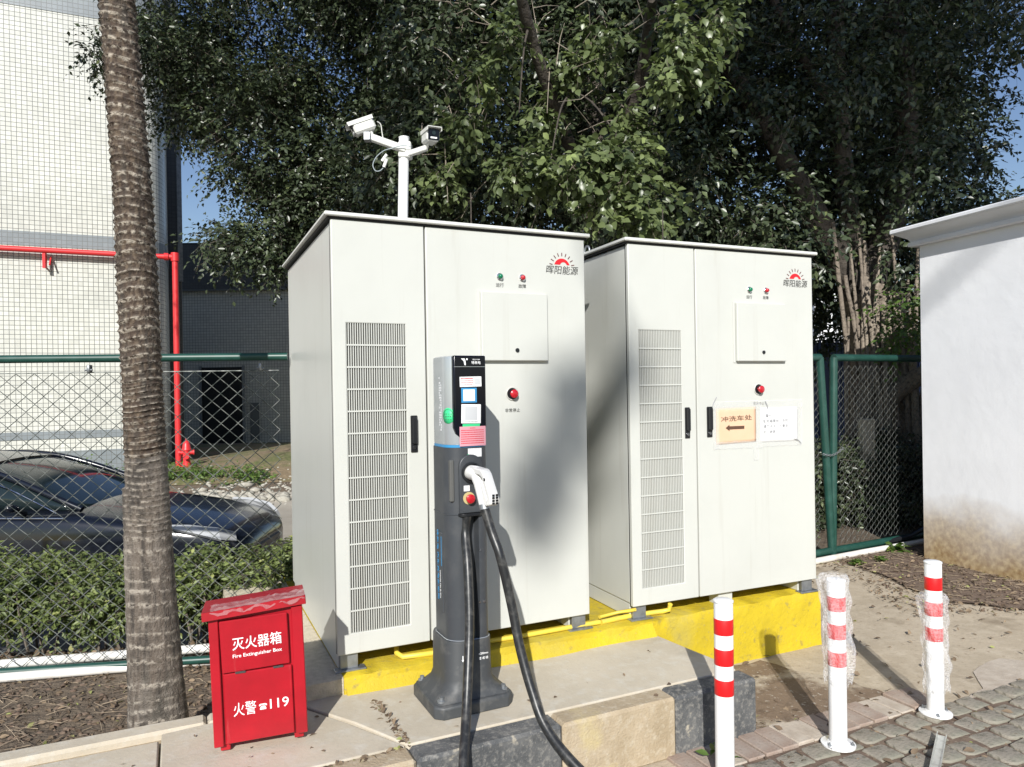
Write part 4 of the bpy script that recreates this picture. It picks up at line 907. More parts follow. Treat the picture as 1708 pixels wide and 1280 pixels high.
def wrap(loc, z0, z1, seed, label, lump):
    rs = np.random.default_rng(seed); n, m_ = 64, 60; b = MB(); ph = rs.uniform(0, 6.28, 12)
    for j in range(m_+1):
        z = z0+(z1-z0)*j/m_
        for k in range(n):
            t = 2*math.pi*k/n
            f = -.004+.006*abs(math.sin(3*t+ph[0]+5*z*ph[1]))+.004*math.sin(7*t+20*z+ph[2])+.003*math.sin(11*t-33*z+ph[3])+.003*math.sin(60*z+ph[4]+2*t)
            f += lump*math.exp(-((z-(z1-.05))/.05)**2)*max(0, math.cos(t-ph[5]))+lump*.8*math.exp(-((z-(z0+.12))/.09)**2)*max(0, math.cos(t+.2))
            r = .0375+.006+max(0, f+.006)+.007*(1+math.sin(9*z+ph[6]))/2
            if j > m_-3: r *= .72 if j == m_ else .9
            e_ = .012*rs.normal() if j == 0 else 0
            b.v.append((r*math.cos(t), r*math.sin(t), z+e_))
    b.f = [(j*n+k, j*n+(k+1) % n, (j+1)*n+(k+1) % n, (j+1)*n+k) for j in range(m_) for k in range(n)]
    o = b.build('bubble_wrap', M['wrap'], None, 25); o.location = loc; tag(o, label, 'bubble wrap')
wrap((*BP[1], 0), .30, .775, 3, 'bubble wrap bunched round the top of the middle bollard', .026)
wrap((*BP[2], 0), .13, .60, 8, 'loose torn bubble wrap hanging round the right hand bollard', .02)
# fallen metal strip
st = MB(); st.box(-.019, .019, -.30, .13, 0, .003, .0008); st.box(-.019, -.016, -.30, .13, .003, .018); st.box(.016, .019, -.30, .13, .003, .012)
o = st.build('metal_strip', mat('aluminium', (.55, .56, .52), .35, .6, noise=(20, (.3, .3, .27), .5, .75)), None, 30); o.location = (1.84, 3.08, .030); o.rotation_euler = (0, 0, R(-35)); tag(o, 'short aluminium channel strip lying on the cobbles', 'metal strip')
o.location = (1.815, 3.085, .032)

# ================================================================ CCTV mast
PM = Vector((-.765, 5.05, 0)); mast = empty('camera_mast', PM); tag(mast, 'white mast with two security cameras rising behind the left cabinet', 'camera mast')
K = 5.05
def q(px, py, y=K): p = ad(px, py, y); return p-PM
topz = q(673, 231).z; X0 = q(673, 290).x
MB().tube([(q(670.5, 420).x*1.0, 0, -.0), (q(672, 366).x, 0, q(672, 366).z), (q(674, 231).x, 0, topz)], .036, 20).build('pole', M['white_post'], mast, 60)
MB().tube([(q(674, 231).x, 0, topz), (q(674, 231).x, 0, topz+.006)], .038, 20).build('pole_cap', M['white_post'], mast, 40)
MB().box(-.045, .045, -.045, .045, -.055, .055, .008, M=Matrix.Translation(q(676, 252))).build('clamp', M['cab_lid'], mast, 0)
a0 = q(676, 250, K-.03); a1 = q(614, 228, K-.10)
def beam(a, c, w_, h_, name, m):
    d = (c-a); L = d.length; rot = d.to_track_quat('X', 'Z').to_matrix().to_4x4(); return MB().box(0, L, -w_/2, w_/2, -h_/2, h_/2, .004, M=Matrix.Translation(a) @ rot).build(name, m, mast, 0)
beam(a0, a1, .045, .045, 'arm', M['cab_lid'])
MB().box(-.022, .022, -.03, .03, -.028, .028, .003, M=Matrix.Translation(q(613, 229, K-.12))).build('junction_box', M['galv'], mast, 0)
a2 = q(712, 247, K-.10); beam(q(682, 257, K-.03), a2, .035, .035, 'arm', M['cab_lid'])
def camera(center, fwd, Lh, wd, ht, name='security_camera'):
    f = Vector(fwd).normalized(); rot = f.to_track_quat('X', 'Z').to_matrix().to_4x4(); T = Matrix.Translation(center) @ rot
    c = MB().box(-Lh/2, Lh/2, -wd/2, wd/2, -ht/2, ht/2, ht*.16, M=T).build(name, M['cab_lid'], mast, 20)
    MB().box(-Lh/2-.004, Lh/2+.03, -wd/2-.005, wd/2+.005, ht/2+.001, ht/2+.007, .002, M=T).box(-Lh/2, Lh/2+.028, -wd/2-.0055, -wd/2-.0025, ht/2-.02, ht/2+.003, M=T).box(-Lh/2, Lh/2+.028, wd/2+.0025, wd/2+.0055, ht/2-.02, ht/2+.003, M=T).build('sunshield', M['cab_lid'], c, 0)
    MB().box(Lh/2+.0005, Lh/2+.004, -wd/2*.86, wd/2*.86, -ht/2*.86, ht/2*.86, .001, M=T).build('front_window', M['face'], c, 0)
    MB().box(Lh/2+.0045, Lh/2+.006, -wd/2*.5, wd/2*.5, -ht/2*.62, -ht/2*.38, M=T).build('led_strip', M['whiteink'], c, 0)
    MB().tube([T @ Vector((Lh/2+.0045, 0, ht*.12)), T @ Vector((Lh/2+.008, 0, ht*.12))], ht*.16, 14).build('lens', M['glass'], c, 40)
    return c
camera(q(606, 212, K-.12), (-.90, -.30, -.42), .155, .085, .085)
camera(q(718, 229, K-.13), (.38, -.90, -.10), .15, .09, .085)
MB().tube([q(622, 232, K-.10), q(620, 222, K-.11), q(616, 216, K-.12)], .011, 8).build('bracket', M['cab_lid'], mast, 60)
MB().tube([a2, q(713, 241, K-.12), q(712, 236, K-.1)], .011, 8).build('bracket', M['cab_lid'], mast, 60)
MB().tube(spline([q(629, 203, K-.08), q(635, 208, K-.07), q(637, 220, K-.06), q(639, 232, K-.05)]), .004, 6).build('cable', M['cab_lid'], mast, 60)
MB().tube(spline([q(685, 245, K-.07), q(672, 243, K-.08), q(652, 248, K-.08), q(640, 252, K-.08), q(628, 262, K-.08), q(622, 275, K-.08), q(626, 285, K-.08), q(634, 285, K-.08), q(641, 278, K-.08)]), .0035, 6).build('cable', mat('grey_cable', (.35, .40, .42), .5), mast, 60)
for p_, r_ in (((645, 258), (637, 269)), ((645, 266), (640, 279))): MB().tube([q(*p_, K-.09), q(*r_, K-.09)], .011, 8).build('connector', M['gunwhite'], mast, 60)

# ================================================================ car
GZ = -.42+.012
car = empty('parked_car', (-2.60, 7.62, GZ), R(181.5)); tag(car, 'dark blue sedan parked nose right behind the hedge and left fence', 'car')
# local x runs from the nose (0) backwards, y sideways (negative = towards ... ), z up
ST = [ # x, z_low, z_hip(belt), z_top, half width low, half width belt, half width top
 (0.00, .30, .46, .50, .50, .52, .45), (.05, .22, .55, .60, .66, .66, .55), (.18, .2, .64, .70, .80, .80, .62), (.45, .2, .70, .79, .88, .87, .66), (.85, .2, .75, .87, .91, .90, .68), (1.25, .2, .79, .92, .92, .905, .70), (1.55, .2, .82, .96, .92, .905, .70),
 (1.7, .2, .84, .965, .92, .905, .70), (3.6, .2, .90, .96, .92, .90, .70), (4.2, .22, .90, 1.0, .90, .88, .70), (4.6, .25, .85, .97, .84, .82, .6), (4.72, .35, .7, .8, .7, .7, .5)]
rings = []
for x, zl, zb_, zt, wl_, wb_, wt in ST:
    half = [(wl_*.9, zl), (wl_, zl+.08), (wl_+.01, (zl+zb_)/2), (wb_, zb_), (wb_*.955, zb_+(zt-zb_)*.5), (wt, zt-.012*(zt > .6)), (wt*.5, zt+.02)]
    rings.append([(x, y, z) for y, z in half]+[(x, 0, zt+.026)]+[(x, -y, z) for y, z in half[::-1]]+[(x, 0, zl)])
o = MB().loft(rings).build('body', M['car'], car, 60); sm = o.modifiers.new('s', 'SUBSURF'); sm.levels = 2; sm.render_levels = 2
GS = [(1.5, .94, .95, .80, .76), (1.75, .94, 1.06, .80, .70), (2.2, .93, 1.27, .80, .62), (2.6, .93, 1.385, .80, .58), (3.05, .93, 1.43, .80, .57), (3.5, .94, 1.40, .79, .56), (3.9, .95, 1.25, .77, .58), (4.3, .97, 1.0, .73, .66)]
rings = []
for x, z0, z1, w0, w1 in GS:
    half = [(w0, z0-.05), (w0*.4+w1*.6, z0*.35+z1*.65), (w1, z1-.012), (w1*.5, z1+.012)]
    rings.append([(x, y, z) for y, z in half]+[(x, 0, z1+.018)]+[(x, -y, z) for y, z in half[::-1]]+[(x, 0, z0-.05)])
o = MB().loft(rings).build('cabin_glass', M['glass'], car, 60); sm = o.modifiers.new('s', 'SUBSURF'); sm.levels = 2; sm.render_levels = 2
# roof skin and pillars
for sy in (1, -1):
    MB().tube(spline([(1.52, sy*.77, .95), (1.8, sy*.755, 1.075), (2.2, sy*.70, 1.24), (2.6, sy*.655, 1.36), (3.05, sy*.635, 1.40), (3.5, sy*.635, 1.37), (3.9, sy*.66, 1.22), (4.25, sy*.70, 1.02)]), .032, 8).build('roof_pillar', M['car'], car, 60)
    MB().tube(spline([(1.72, sy*.83, .925), (1.95, sy*.80, 1.04), (2.3, sy*.755, 1.195), (2.7, sy*.71, 1.305), (3.1, sy*.69, 1.34), (3.5, sy*.69, 1.31)]), .007, 6).build('window_trim', M['chrome'], car, 60)
    MB().tube([(1.62, sy*.885, .885), (2.4, sy*.90, .905), (3.6, sy*.895, .925)], .008, 6).build('belt_trim', M['chrome'], car, 60)
    MB().tube([(2.66, sy*.83, .93), (2.7, sy*.72, 1.3)], .02, 6).build('door_pillar', M['blackp'], car, 60)
rf = []
for x, z, w0 in ((2.55, 1.392, .54), (2.8, 1.43, .55), (3.1, 1.447, .55), (3.5, 1.425, .54), (3.62, 1.392, .5)): rf.append([(x, -w0, z-.02), (x, -w0*.5, z), (x, 0, z+.008), (x, w0*.5, z), (x, w0, z-.02), (x, 0, z-.05)])
MB().loft(rf).build('roof', M['car'], car, 60)
for sy in (1, -1):
    mr = MB(); mr.loft([[(2.02+dx, sy*(.93+dy), 1.0+dz) for dx, dy, dz in ((-.07*k, 0, 0), (-.04*k, .02, .05*k), (.03*k, .03, .055*k), (.05*k, 0, .0), (.02*k, -.02, -.045*k), (-.04*k, -.01, -.04*k))] for k in (1.0,)]+[[(2.02+dx, sy*(1.09+dy), 1.0+dz) for dx, dy, dz in ((-.07*k, 0, 0), (-.04*k, .02, .05*k), (.03*k, .03, .055*k), (.05*k, 0, .0), (.02*k, -.02, -.045*k), (-.04*k, -.01, -.04*k))] for k in (.9,)])
    mo = mr.build('mirror', M['car'], car, 50); mo.modifiers.new('s', 'SUBSURF').levels = 2
    MB().tube([(2.0, sy*.86, .93), (2.0, sy*.96, .965)], .03, 8).build('mirror_arm', M['blackp'], car, 60)
    # headlight: lens patch following the front corner
    hl = MB(); hl.add([(.10, sy*.70, .60), (.20, sy*.835, .64), (.42, sy*.895, .715), (.62, sy*.905, .765), (.70, sy*.885, .80), (.48, sy*.86, .79), (.25, sy*.78, .745), (.12, sy*.66, .675)], [tuple(range(8))])
    ho = hl.build('headlight', M['lampglass'], car, 0); so = ho.modifiers.new('s', 'SOLIDIFY'); so.thickness = .035; so.offset = 0
    for x in (.93, 3.75):
        Mx = Matrix.Translation((x, sy*.80, .32)) @ Matrix.Rotation(R(90), 4, 'X')
        wh = MB().lathe([(.20, -.10), (.31, -.10), (.325, -.07), (.325, .07), (.31, .10), (.20, .10)], 28, Mx).build('wheel', M['tyre'], car, 40)
        MB().lathe([(.03, .115), (.19, .095), (.2, .08), (.2, -.08), (.19, -.095), (.03, -.115)], 20, Mx).build('rim', M['silver'], wh, 40)
MB().box(-.015, .02, -.33, .33, .36, .50, .01).build('grille', M['blackp'], car, 0)

# ================================================================ vegetation
def leaf_mesh(name, base, dirs, nrm, L, Wd, tint, m, fine=False):
    n = len(base); d = dirs/np.linalg.norm(dirs, axis=1, keepdims=True)
    s = np.cross(d, nrm); s /= np.linalg.norm(s, axis=1, keepdims=True)+1e-9; up = np.cross(s, d)
    L = L[:, None]; Wd = Wd[:, None]
    if not fine:
        V = np.stack([base, base+d*L*.45+s*Wd*.5+up*L*.08, base+d*L-up*L*.12, base+d*L*.45-s*Wd*.5+up*L*.08], 1).reshape(-1, 3)
        i = np.arange(n)[:, None]*4; F = np.concatenate([i+np.array([[0, 1, 2]]), i+np.array([[0, 2, 3]])], 1).reshape(-1, 3); T = np.repeat(tint, 2)
    else:
        V = np.stack([base, base+d*L*.28+s*Wd*.42+up*L*.07, base+d*L*.58+s*Wd*.44+up*L*.06, base+d*L*1.0-up*L*.16, base+d*L*.58-s*Wd*.44+up*L*.06, base+d*L*.28-s*Wd*.42+up*L*.07, base+d*L*.5], 1).reshape(-1, 3)
        i = np.arange(n)[:, None]*7; F = np.concatenate([i+np.array([t]) for t in ([0, 1, 6], [1, 2, 6], [2, 3, 6], [3, 4, 6], [4, 5, 6], [5, 0, 6])], 1).reshape(-1, 3); T = np.repeat(tint, 6)
    me = fast_mesh(name, V, F, T); me.materials.append(m); return me
def foliage(clumps, per_twig, leafL, m, parent, name='foliage', fine=False, seed=0, twig_m=None, twig_len=.35, droop=.35, shell=.55, twig_r=.003, wid=.6, twigshare=1.0, up_bias=.9):
    """clumps: (x, y, z, rx, ry, rz, twigs). Leaves grow along many small twigs spread through each clump."""
    r = np.random.default_rng(seed); O = []; Dr = []; OU = []
    for (x, y, z, rx, ry, rz, n) in clumps:
        v = r.normal(size=(n, 3)); v /= np.linalg.norm(v, axis=1, keepdims=True); rad = r.uniform(0, 1, n)**(1/3*(1+shell)) if False else (1-r.uniform(0, 1, n)**2*shell)*r.uniform(.55, 1, n)
        p = v*rad[:, None]*np.array([rx, ry, rz]); O.append(p+np.array([x, y, z])); OU.append(v); dd = v*.8+r.normal(size=(n, 3))*.55; dd[:, 2] -= droop; Dr.append(dd)
    O = np.concatenate(O); OUT = np.concatenate(OU); Dr = np.concatenate(Dr); Dr /= np.linalg.norm(Dr, axis=1, keepdims=True); n = len(O)
    TL = twig_len*r.uniform(.5, 1.2, n)
    k = per_twig; t = (np.arange(k)+.6)/k; t = np.tile(t, (n, 1))+r.uniform(-.05, .05, (n, k))
    P = O[:, None, :]+Dr[:, None, :]*(t*TL[:, None])[:, :, None]; P[:, :, 2] -= (t**2)*TL[:, None]*.25
    side = np.cross(Dr, np.array([0, 0, 1.])); side /= np.linalg.norm(side, axis=1, keepdims=True)+1e-9
    sg = np.where(np.arange(k) % 2 == 0, 1., -1.)[None, :, None]
    d = Dr[:, None, :]*.6+side[:, None, :]*sg*.8+r.normal(size=(n, k, 3))*.35; d[:, :, 2] -= .35
    nr = np.array([0, 0, up_bias])[None, None, :]+r.normal(size=(n, k, 3))*.5+np.array([0, -.55, 0])+OUT[:, None, :]*.5
    L = leafL*r.uniform(.65, 1.2, (n, k)); ti = np.clip(r.normal(.42, .2, (n, 1))+r.normal(0, .16, (n, k)), 0, 1)
    me = leaf_mesh(name, P.reshape(-1, 3), d.reshape(-1, 3), nr.reshape(-1, 3), L.ravel(), (L*wid).ravel(), ti.ravel(), m, fine)
    o = bpy.data.objects.new(name, me); COL.objects.link(o); tag(o, kind='stuff'); o.parent = parent
    if parent is not None: o.matrix_parent_inverse = Matrix.Translation(-Vector(parent.location))
    if twig_m is not None:
        sel = r.random(n) < twigshare; a = O[sel]; c = a+Dr[sel]*TL[sel][:, None]*.9; c[:, 2] -= TL[sel]*.2; a = a-Dr[sel]*TL[sel][:, None]*.15
        s1 = np.cross(Dr[sel], np.array([0, 0, 1.])); s1 /= np.linalg.norm(s1, axis=1, keepdims=True)+1e-9; s2 = np.cross(Dr[sel], s1); nn = len(a)
        V = []
        for (pp, rr_) in ((a, twig_r), (c, twig_r*.4)):
            for w1, w2 in ((1, 0), (-.5, .87), (-.5, -.87)): V.append(pp+s1*rr_*w1+s2*rr_*w2)
        V = np.stack(V, 1).reshape(-1, 3); i = np.arange(nn)[:, None]*6
        F = np.concatenate([i+np.array([[0, 1, 4, 3]]), i+np.array([[1, 2, 5, 4]]), i+np.array([[2, 0, 3, 5]])], 1).reshape(-1, 4)
        me = fast_mesh('twigs', V, F); me.materials.append(twig_m); me.shade_smooth(); o2 = bpy.data.objects.new('twigs', me); COL.objects.link(o2); tag(o2, kind='stuff'); o2.parent = parent
        if parent is not None: o2.matrix_parent_inverse = Matrix.Translation(-Vector(parent.location))
    return o
def pw(x, y, z, parent): return Vector((x, y, z))-Vector(parent.location)
def limb(name, pts, r0, r1, parent, m=None, n=12, wob=.04, seed=0):
    P = spline([Vector(p) for p in pts], 6); r_ = random.Random(seed); k = len(P)
    rs = [(r0+(r1-r0)*(i/(k-1))**.8)*(1+r_.uniform(-.08, .08)) for i in range(k)]
    P = [p+Vector((r_.uniform(-1, 1), r_.uniform(-1, 1), 0))*wob*rs[i] for i, p in enumerate(P)]
    b = MB(); b.tube([p-Vector(parent.location) for p in P], rs, n); o = b.build(name, m or M['bark'], parent, 80); return o

def clump_field(px0, px1, py0, py1, d0, d1, n, size, twigs, seed, mask=None, thr=-.08):
    """clumps spread through a box of the world that the given window of the photograph looks into"""
    r = random.Random(seed); out = []; tries = 0
    while len(out) < n and tries < n*60:
        tries += 1; px, py = r.uniform(px0, px1), r.uniform(py0, py1)
        d = r.uniform(d0, d1)
        if mask and not mask(px, py, d): continue
        p = ad(px, py, d)
        if mnoise.noise(Vector((p.x*.95, p.y*.8, p.z*1.1))+Vector((seed, 0, 0))) < thr: continue
        s = size*r.uniform(.7, 1.3); out.append((p.x, p.y, p.z, s, s, s*.7, int(twigs*r.uniform(.7, 1.3))))
    return out
# --- big ficus on the right
fx = Vector((4.75, 9.0, 0)); fic = empty('ficus_tree', fx); tag(fic, 'big dark ficus with aerial roots rising behind the right fence', 'tree')
limb('trunk', [(4.75, 9.0, -.2), (4.72, 9.0, 1.0), (4.62, 9.05, 2.0), (4.55, 9.1, 2.9)], .46, .32, fic, n=18, wob=.15, m=M['root'])
limb('buttress_root', [(5.5, 8.3, 1.7), (4.95, 8.4, 1.75), (4.55, 8.6, 1.45), (4.4, 8.7, .9)], .09, .12, fic, m=M['root'], seed=8)
limb('buttress_root', [(3.95, 8.5, .0), (4.1, 8.55, 1.0), (4.35, 8.7, 2.0), (4.45, 8.9, 2.8)], .16, .09, fic, m=M['root'], seed=9)
limb('limb', [(4.5, 9.1, 2.8), (4.9, 9.2, 3.8), (5.1, 9.2, 5.0), (4.9, 9.2, 6.6), (4.7, 9.3, 8.0)], .21, .10, fic, seed=2)
limb('limb', [(4.45, 9.0, 2.6), (4.2, 8.9, 3.8), (4.05, 8.8, 5.2), (4.0, 8.7, 6.8)], .17, .08, fic, seed=3)
limb('limb', [(4.4, 9.0, 2.7), (3.8, 8.8, 3.6), (3.1, 8.5, 4.6), (2.4, 8.2, 5.4), (1.7, 8.0, 6.0)], .19, .07, fic, seed=4)
limb('limb', [(4.0, 8.8, 5.0), (3.4, 8.6, 5.8), (2.8, 8.4, 6.9)], .08, .04, fic, seed=6)
rr = random.Random(12)
for k in range(30):
    x = 4.02+rr.uniform(0, .95); y = 8.5+rr.uniform(-.1, .15); zt = rr.uniform(1.8, 3.6)
    limb('aerial_root', [(x+rr.uniform(-.25, .25), y-.1, -.1), (x+rr.uniform(-.12, .12), y, zt*.4), (x+rr.uniform(-.15, .15), y+.12, zt)], rr.uniform(.018, .06), rr.uniform(.01, .03), fic, n=7, seed=k, wob=.3, m=M['root'])
MK = lambda px, py, d: not (px > 1625 and 60 < py < 350) and not (py > 400 and px > 1560)
cl = clump_field(880, 1750, -260, 430, 7.8, 11.5, 330, .62, 52, 21, MK)
cl += clump_field(1000, 1540, 380, 560, 9.8, 12, 60, .55, 44, 22)
cl += clump_field(1560, 1760, 330, 480, 9, 12.5, 36, .5, 44, 23)
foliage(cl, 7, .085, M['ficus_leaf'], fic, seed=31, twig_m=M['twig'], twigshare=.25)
foliage(clump_field(1495, 1540, 480, 560, 7.6, 8.2, 5, .2, 20, 24, None, -9), 7, .07, M['weed'], fic, seed=33, twig_m=M['twig'])
# --- central tree: hanging boughs with larger nearer leaves
mid = empty('ficus_tree', (1.2, 8.4, 0)); tag(mid, 'ficus whose bright leafy boughs hang over the two cabinets', 'tree')
limb('trunk', [(1.2, 8.4, -.2), (1.15, 8.3, 1.5), (1.05, 8.1, 3.0), (1.0, 8.0, 4.6), (.9, 7.9, 6.5)], .22, .12, mid)
limb('limb', [(1.1, 8.1, 2.9), (.7, 7.4, 3.9), (.3, 6.6, 4.6), (.1, 6.0, 5.0)], .10, .04, mid, seed=2)
limb('limb', [(1.0, 8.0, 3.8), (1.3, 7.2, 4.6), (1.3, 6.4, 5.0), (1.2, 5.9, 4.8)], .09, .03, mid, seed=3)
cl = clump_field(640, 1160, -200, 400, 7.2, 10.0, 190, .58, 46, 41)
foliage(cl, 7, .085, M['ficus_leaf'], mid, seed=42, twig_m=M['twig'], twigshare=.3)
def hang(pts, n, size, tw, seed):
    r = random.Random(seed); out = []
    for (px, py, d) in pts:
        for _ in range(n): p = ad(px+r.uniform(-24, 24), py+r.uniform(-16, 16), d+r.uniform(-.25, .25)); s = size*r.uniform(.7, 1.2); out.append((p.x, p.y, p.z, s, s, s*.7, tw))
    return out
hp_ = [(1045, 285, 5.9), (1005, 275, 5.9), (960, 290, 5.9), (905, 280, 6), (1075, 325, 5.9), (1015, 325, 6), (1062, 352, 6), (868, 290, 6.1), (985, 240, 6.1), (1040, 245, 6.0), (1150, 60, 6), (1155, 120, 6), (1135, 30, 6.1), (1140, 115, 6), (1000, 50, 6.4), (960, 100, 6.5), (1060, 200, 6.3), (900, 190, 6.6), (860, 60, 6.6), (740, 300, 6.8), (760, 215, 6.7), (800, 130, 6.6), (1210, 25, 6.2)]
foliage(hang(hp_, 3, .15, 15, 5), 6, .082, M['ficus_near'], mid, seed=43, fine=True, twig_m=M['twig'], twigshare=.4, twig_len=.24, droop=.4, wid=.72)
for i, (a, c) in enumerate([((.5, 6.9, 4.5), (1.0, 5.95, 3.55)), ((.6, 6.8, 4.4), (.35, 6.0, 3.5)), ((1.3, 6.5, 4.9), (1.5, 6.0, 4.2)), ((.2, 6.3, 4.8), (.1, 6.2, 4.0)), ((-.6, 7.7, 4.6), (-.3, 6.5, 4.3))]):
    limb('branch', [a, ((a[0]+c[0])/2, (a[1]+c[1])/2, (a[2]+c[2])/2+.15), c], .014, .005, mid, seed=60+i, n=7, m=M['bark'])
# bare twigs visible in the dark interior
rt = random.Random(9); tb = MB()
for k in range(110):
    p = ad(rt.uniform(700, 1120), rt.uniform(0, 330), rt.uniform(6.5, 8)); d = Vector((rt.uniform(-1, 1), rt.uniform(-.5, .5), rt.uniform(-.8, .7))).normalized(); l = rt.uniform(.25, .7)
    m1 = p+d*l*.5+Vector((0, 0, rt.uniform(-.05, .08))); tb.tube([x-Vector(mid.location) for x in (p, m1, p+d*l+Vector((0, 0, rt.uniform(-.12, .1))))], [.005, .004, .002], 4, False)
tag(tb.build('bare_twigs', mat('pale_bare_twig', (.28, .24, .19), .8), mid, 60), kind='stuff')
# --- left tree
lt = empty('ficus_tree', (-3.0, 10.8, -.3)); tag(lt, 'small leaved tree at left reaching in front of the tiled building', 'tree')
limb('trunk', [(-3.0, 10.8, -.3), (-2.9, 10.7, 1.5), (-2.8, 10.6, 3.2), (-3.0, 10.5, 5.0)], .24, .13, lt)
limb('limb', [(-2.85, 10.6, 3.0), (-3.1, 10.4, 3.7), (-3.4, 10.2, 4.2)], .08, .03, lt, seed=2)
limb('limb', [(-2.9, 10.5, 3.8), (-3.9, 10.3, 5.0), (-4.8, 10.1, 6.2)], .11, .04, lt, seed=3)
limb('limb', [(-2.8, 10.6, 3.4), (-1.8, 10.2, 4.6), (-.8, 10, 5.6)], .11, .04, lt, seed=4)
def lmask(px, py, d):
    if px < 310: return py < 190 and (py < 165 or px > 285) and not (px < 262 and (py < 40 or py > 120))
    if px < 372: return py < 250
    if px < 450: return py < 260 or 270 < py < 345 and px > 400 or 385 < py < 430 and px > 372
    if px < 480: return py < 430
    return py < 440
cl = clump_field(240, 760, -260, 440, 9.0, 11.8, 380, .46, 48, 51, lmask)
for (px, py) in ((360, 405), (385, 400), (410, 395), (440, 385), (400, 425), (440, 430), (470, 400), (460, 440), (480, 370), (400, 310), (440, 300), (470, 330), (380, 290), (520, 345), (560, 335), (500, 300), (540, 380), (600, 350), (190, 80), (205, 105), (172, 95), (640, 390), (700, 380)):
    p = ad(px, py, 9.4); cl.append((p.x, p.y, p.z, .27, .3, .2, 44))
cl += clump_field(-300, 800, -760, -230, 6.0, 9.0, 64, .8, 60, 57, None, -9)  # unseen clumps overhead, added to darken reflections in the car
foliage(cl, 7, .073, M['ficus_leaf'], lt, seed=52, twig_m=M['twig'], twigshare=.25)
# --- dark trees further back that close the view under the canopy
bt = empty('background_tree', (3, 14, 0)); tag(bt, 'dark tree mass standing furthest back between the cabinets', 'tree')
limb('trunk', [(3, 14, -.2), (3, 14, 3), (3.2, 14, 6)], .3, .2, bt)
cl = clump_field(330, 1750, -100, 600, 13, 16, 230, 1.15, 50, 61, lambda px, py, d: (px > 660 or (px > 480 and py < 260)) and not (px > 1590) and not (py > 470 and px < 1500 and px > 1340))
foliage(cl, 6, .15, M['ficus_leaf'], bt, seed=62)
for i, (x0, x1, y0, lab_) in enumerate([(2.0, 3.35, 7.9, 'dark hedge in shade behind the right fence nearest the cabinet'), (3.4, 5.2, 8.1, 'dark hedge in shade below the ficus trunk behind the fence')]):
    e = empty('hedge', (x0, y0, 0)); tag(e, lab_, 'hedge'); r_ = random.Random(200+i)
    foliage([(r_.uniform(x0, x1), y0+r_.uniform(-.15, .4), r_.uniform(.1, .95), .25, .25, .2, 40) for _ in range(60)], 6, .06, M['ficus_leaf'], e, seed=210+i, twig_m=M['twig'], droop=-.2, twig_len=.2)  # dark leaf colour stands in for the heavy shade on these hedges
for i, (x, y, s, n, lab_) in enumerate([(2.6, 8.9, .8, 6, 'dark shrub behind the right fence nearest the cabinet'), (4.4, 9.9, .7, 5, 'dark shrub behind the right fence panel by the ficus trunk'), (6.3, 9.2, 1.0, 8, 'dark shrub behind the white building corner')]):
    e = empty('shrub', (x, y, 0)); tag(e, lab_, 'shrub'); r_ = random.Random(i); c_ = [(x+r_.uniform(-s, s), y+r_.uniform(-.3, .3), r_.uniform(.15, .95), .4, .35, .35, 60) for _ in range(n)]
    foliage(c_, 6, .08, M['ficus_leaf'], e, seed=70+i, twig_m=M['twig'])
bf = empty('blue_fence', (3.6, 14.0, 0)); tag(bf, 'dark blue slatted fence far behind the right hand fence', 'fence')
sl0 = None
for k in range(48):
    if sl0 is None: sl0 = MB().box(-.03, .03, -.01, .01, .1, 2.5).build('slat', mat('blue_fence_paint', (.02, .04, .12), .5), bf, 0); o = sl0
    else: o = sl0.copy(); COL.objects.link(o)
    o.location = (k*.115, 0, 0)
MB().box(-.1, 5.6, .012, .03, .05, 2.45).build('backing_sheet', bpy.data.materials['blue_fence_paint'], bf, 0)
for z in (.3, 2.3): MB().box(-.1, 5.6, .0305, .05, z, z+.05).build('rail', bpy.data.materials['blue_fence_paint'], bf, 0)
e = empty('concrete_pillar', (4.02, 8.15, 0)); tag(e, 'grey concrete stump beside the ficus trunk behind the fence', 'pillar')
MB().box(-.07, .07, -.07, .07, -.1, 1.22, .01).build('block', M['slab'], e, 0)
# --- hedge
def hedge(x0, x1, y0, y1, z0, z1, n, seed, label, holes=0):
    e = empty('hedge', ((x0+x1)/2, (y0+y1)/2, z0)); tag(e, label, 'hedge'); r_ = random.Random(seed); c_ = []
    for _ in range(n):
        x = r_.uniform(x0, x1); t = r_.random(); y = r_.uniform(y0, y1); top = z1+.05*math.sin(x*3.1+1)+.04*math.sin(x*7.3); z = r_.uniform(z0+.2, top-.08) if r_.random() < .42 else top-.12+r_.uniform(-.06, .05)
        if mnoise.noise(Vector((x*2.2, y*2, z*2.5))) < -.09: continue
        c_.append((x, y, z, .17, .17, .12, 26))
    foliage(c_, 7, .049, M['hedge_leaf'], e, seed=seed, twig_m=M['twig'], twig_len=.14, droop=-.3, wid=.46, twig_r=.003)
    st_ = MB()
    for _ in range(int((x1-x0)*14)):
        x, y = r_.uniform(x0, x1), r_.uniform(y0, y1); a = Vector((x, y, gh(x, y)-.02)); st_.tube([p-Vector(e.location) for p in (a, a+Vector((r_.uniform(-.1, .1), r_.uniform(-.1, .1), .3)), a+Vector((r_.uniform(-.2, .2), r_.uniform(-.2, .2), z1-z0-.05)))], [.010, .007, .003], 5, False)
    tag(st_.build('stems', M['twig'], e, 60), kind='stuff')
hedge(-4.6, -1.45, 4.72, 5.45, -.12, .43, 330, 81, 'clipped green hedge behind the left fence in front of the car')
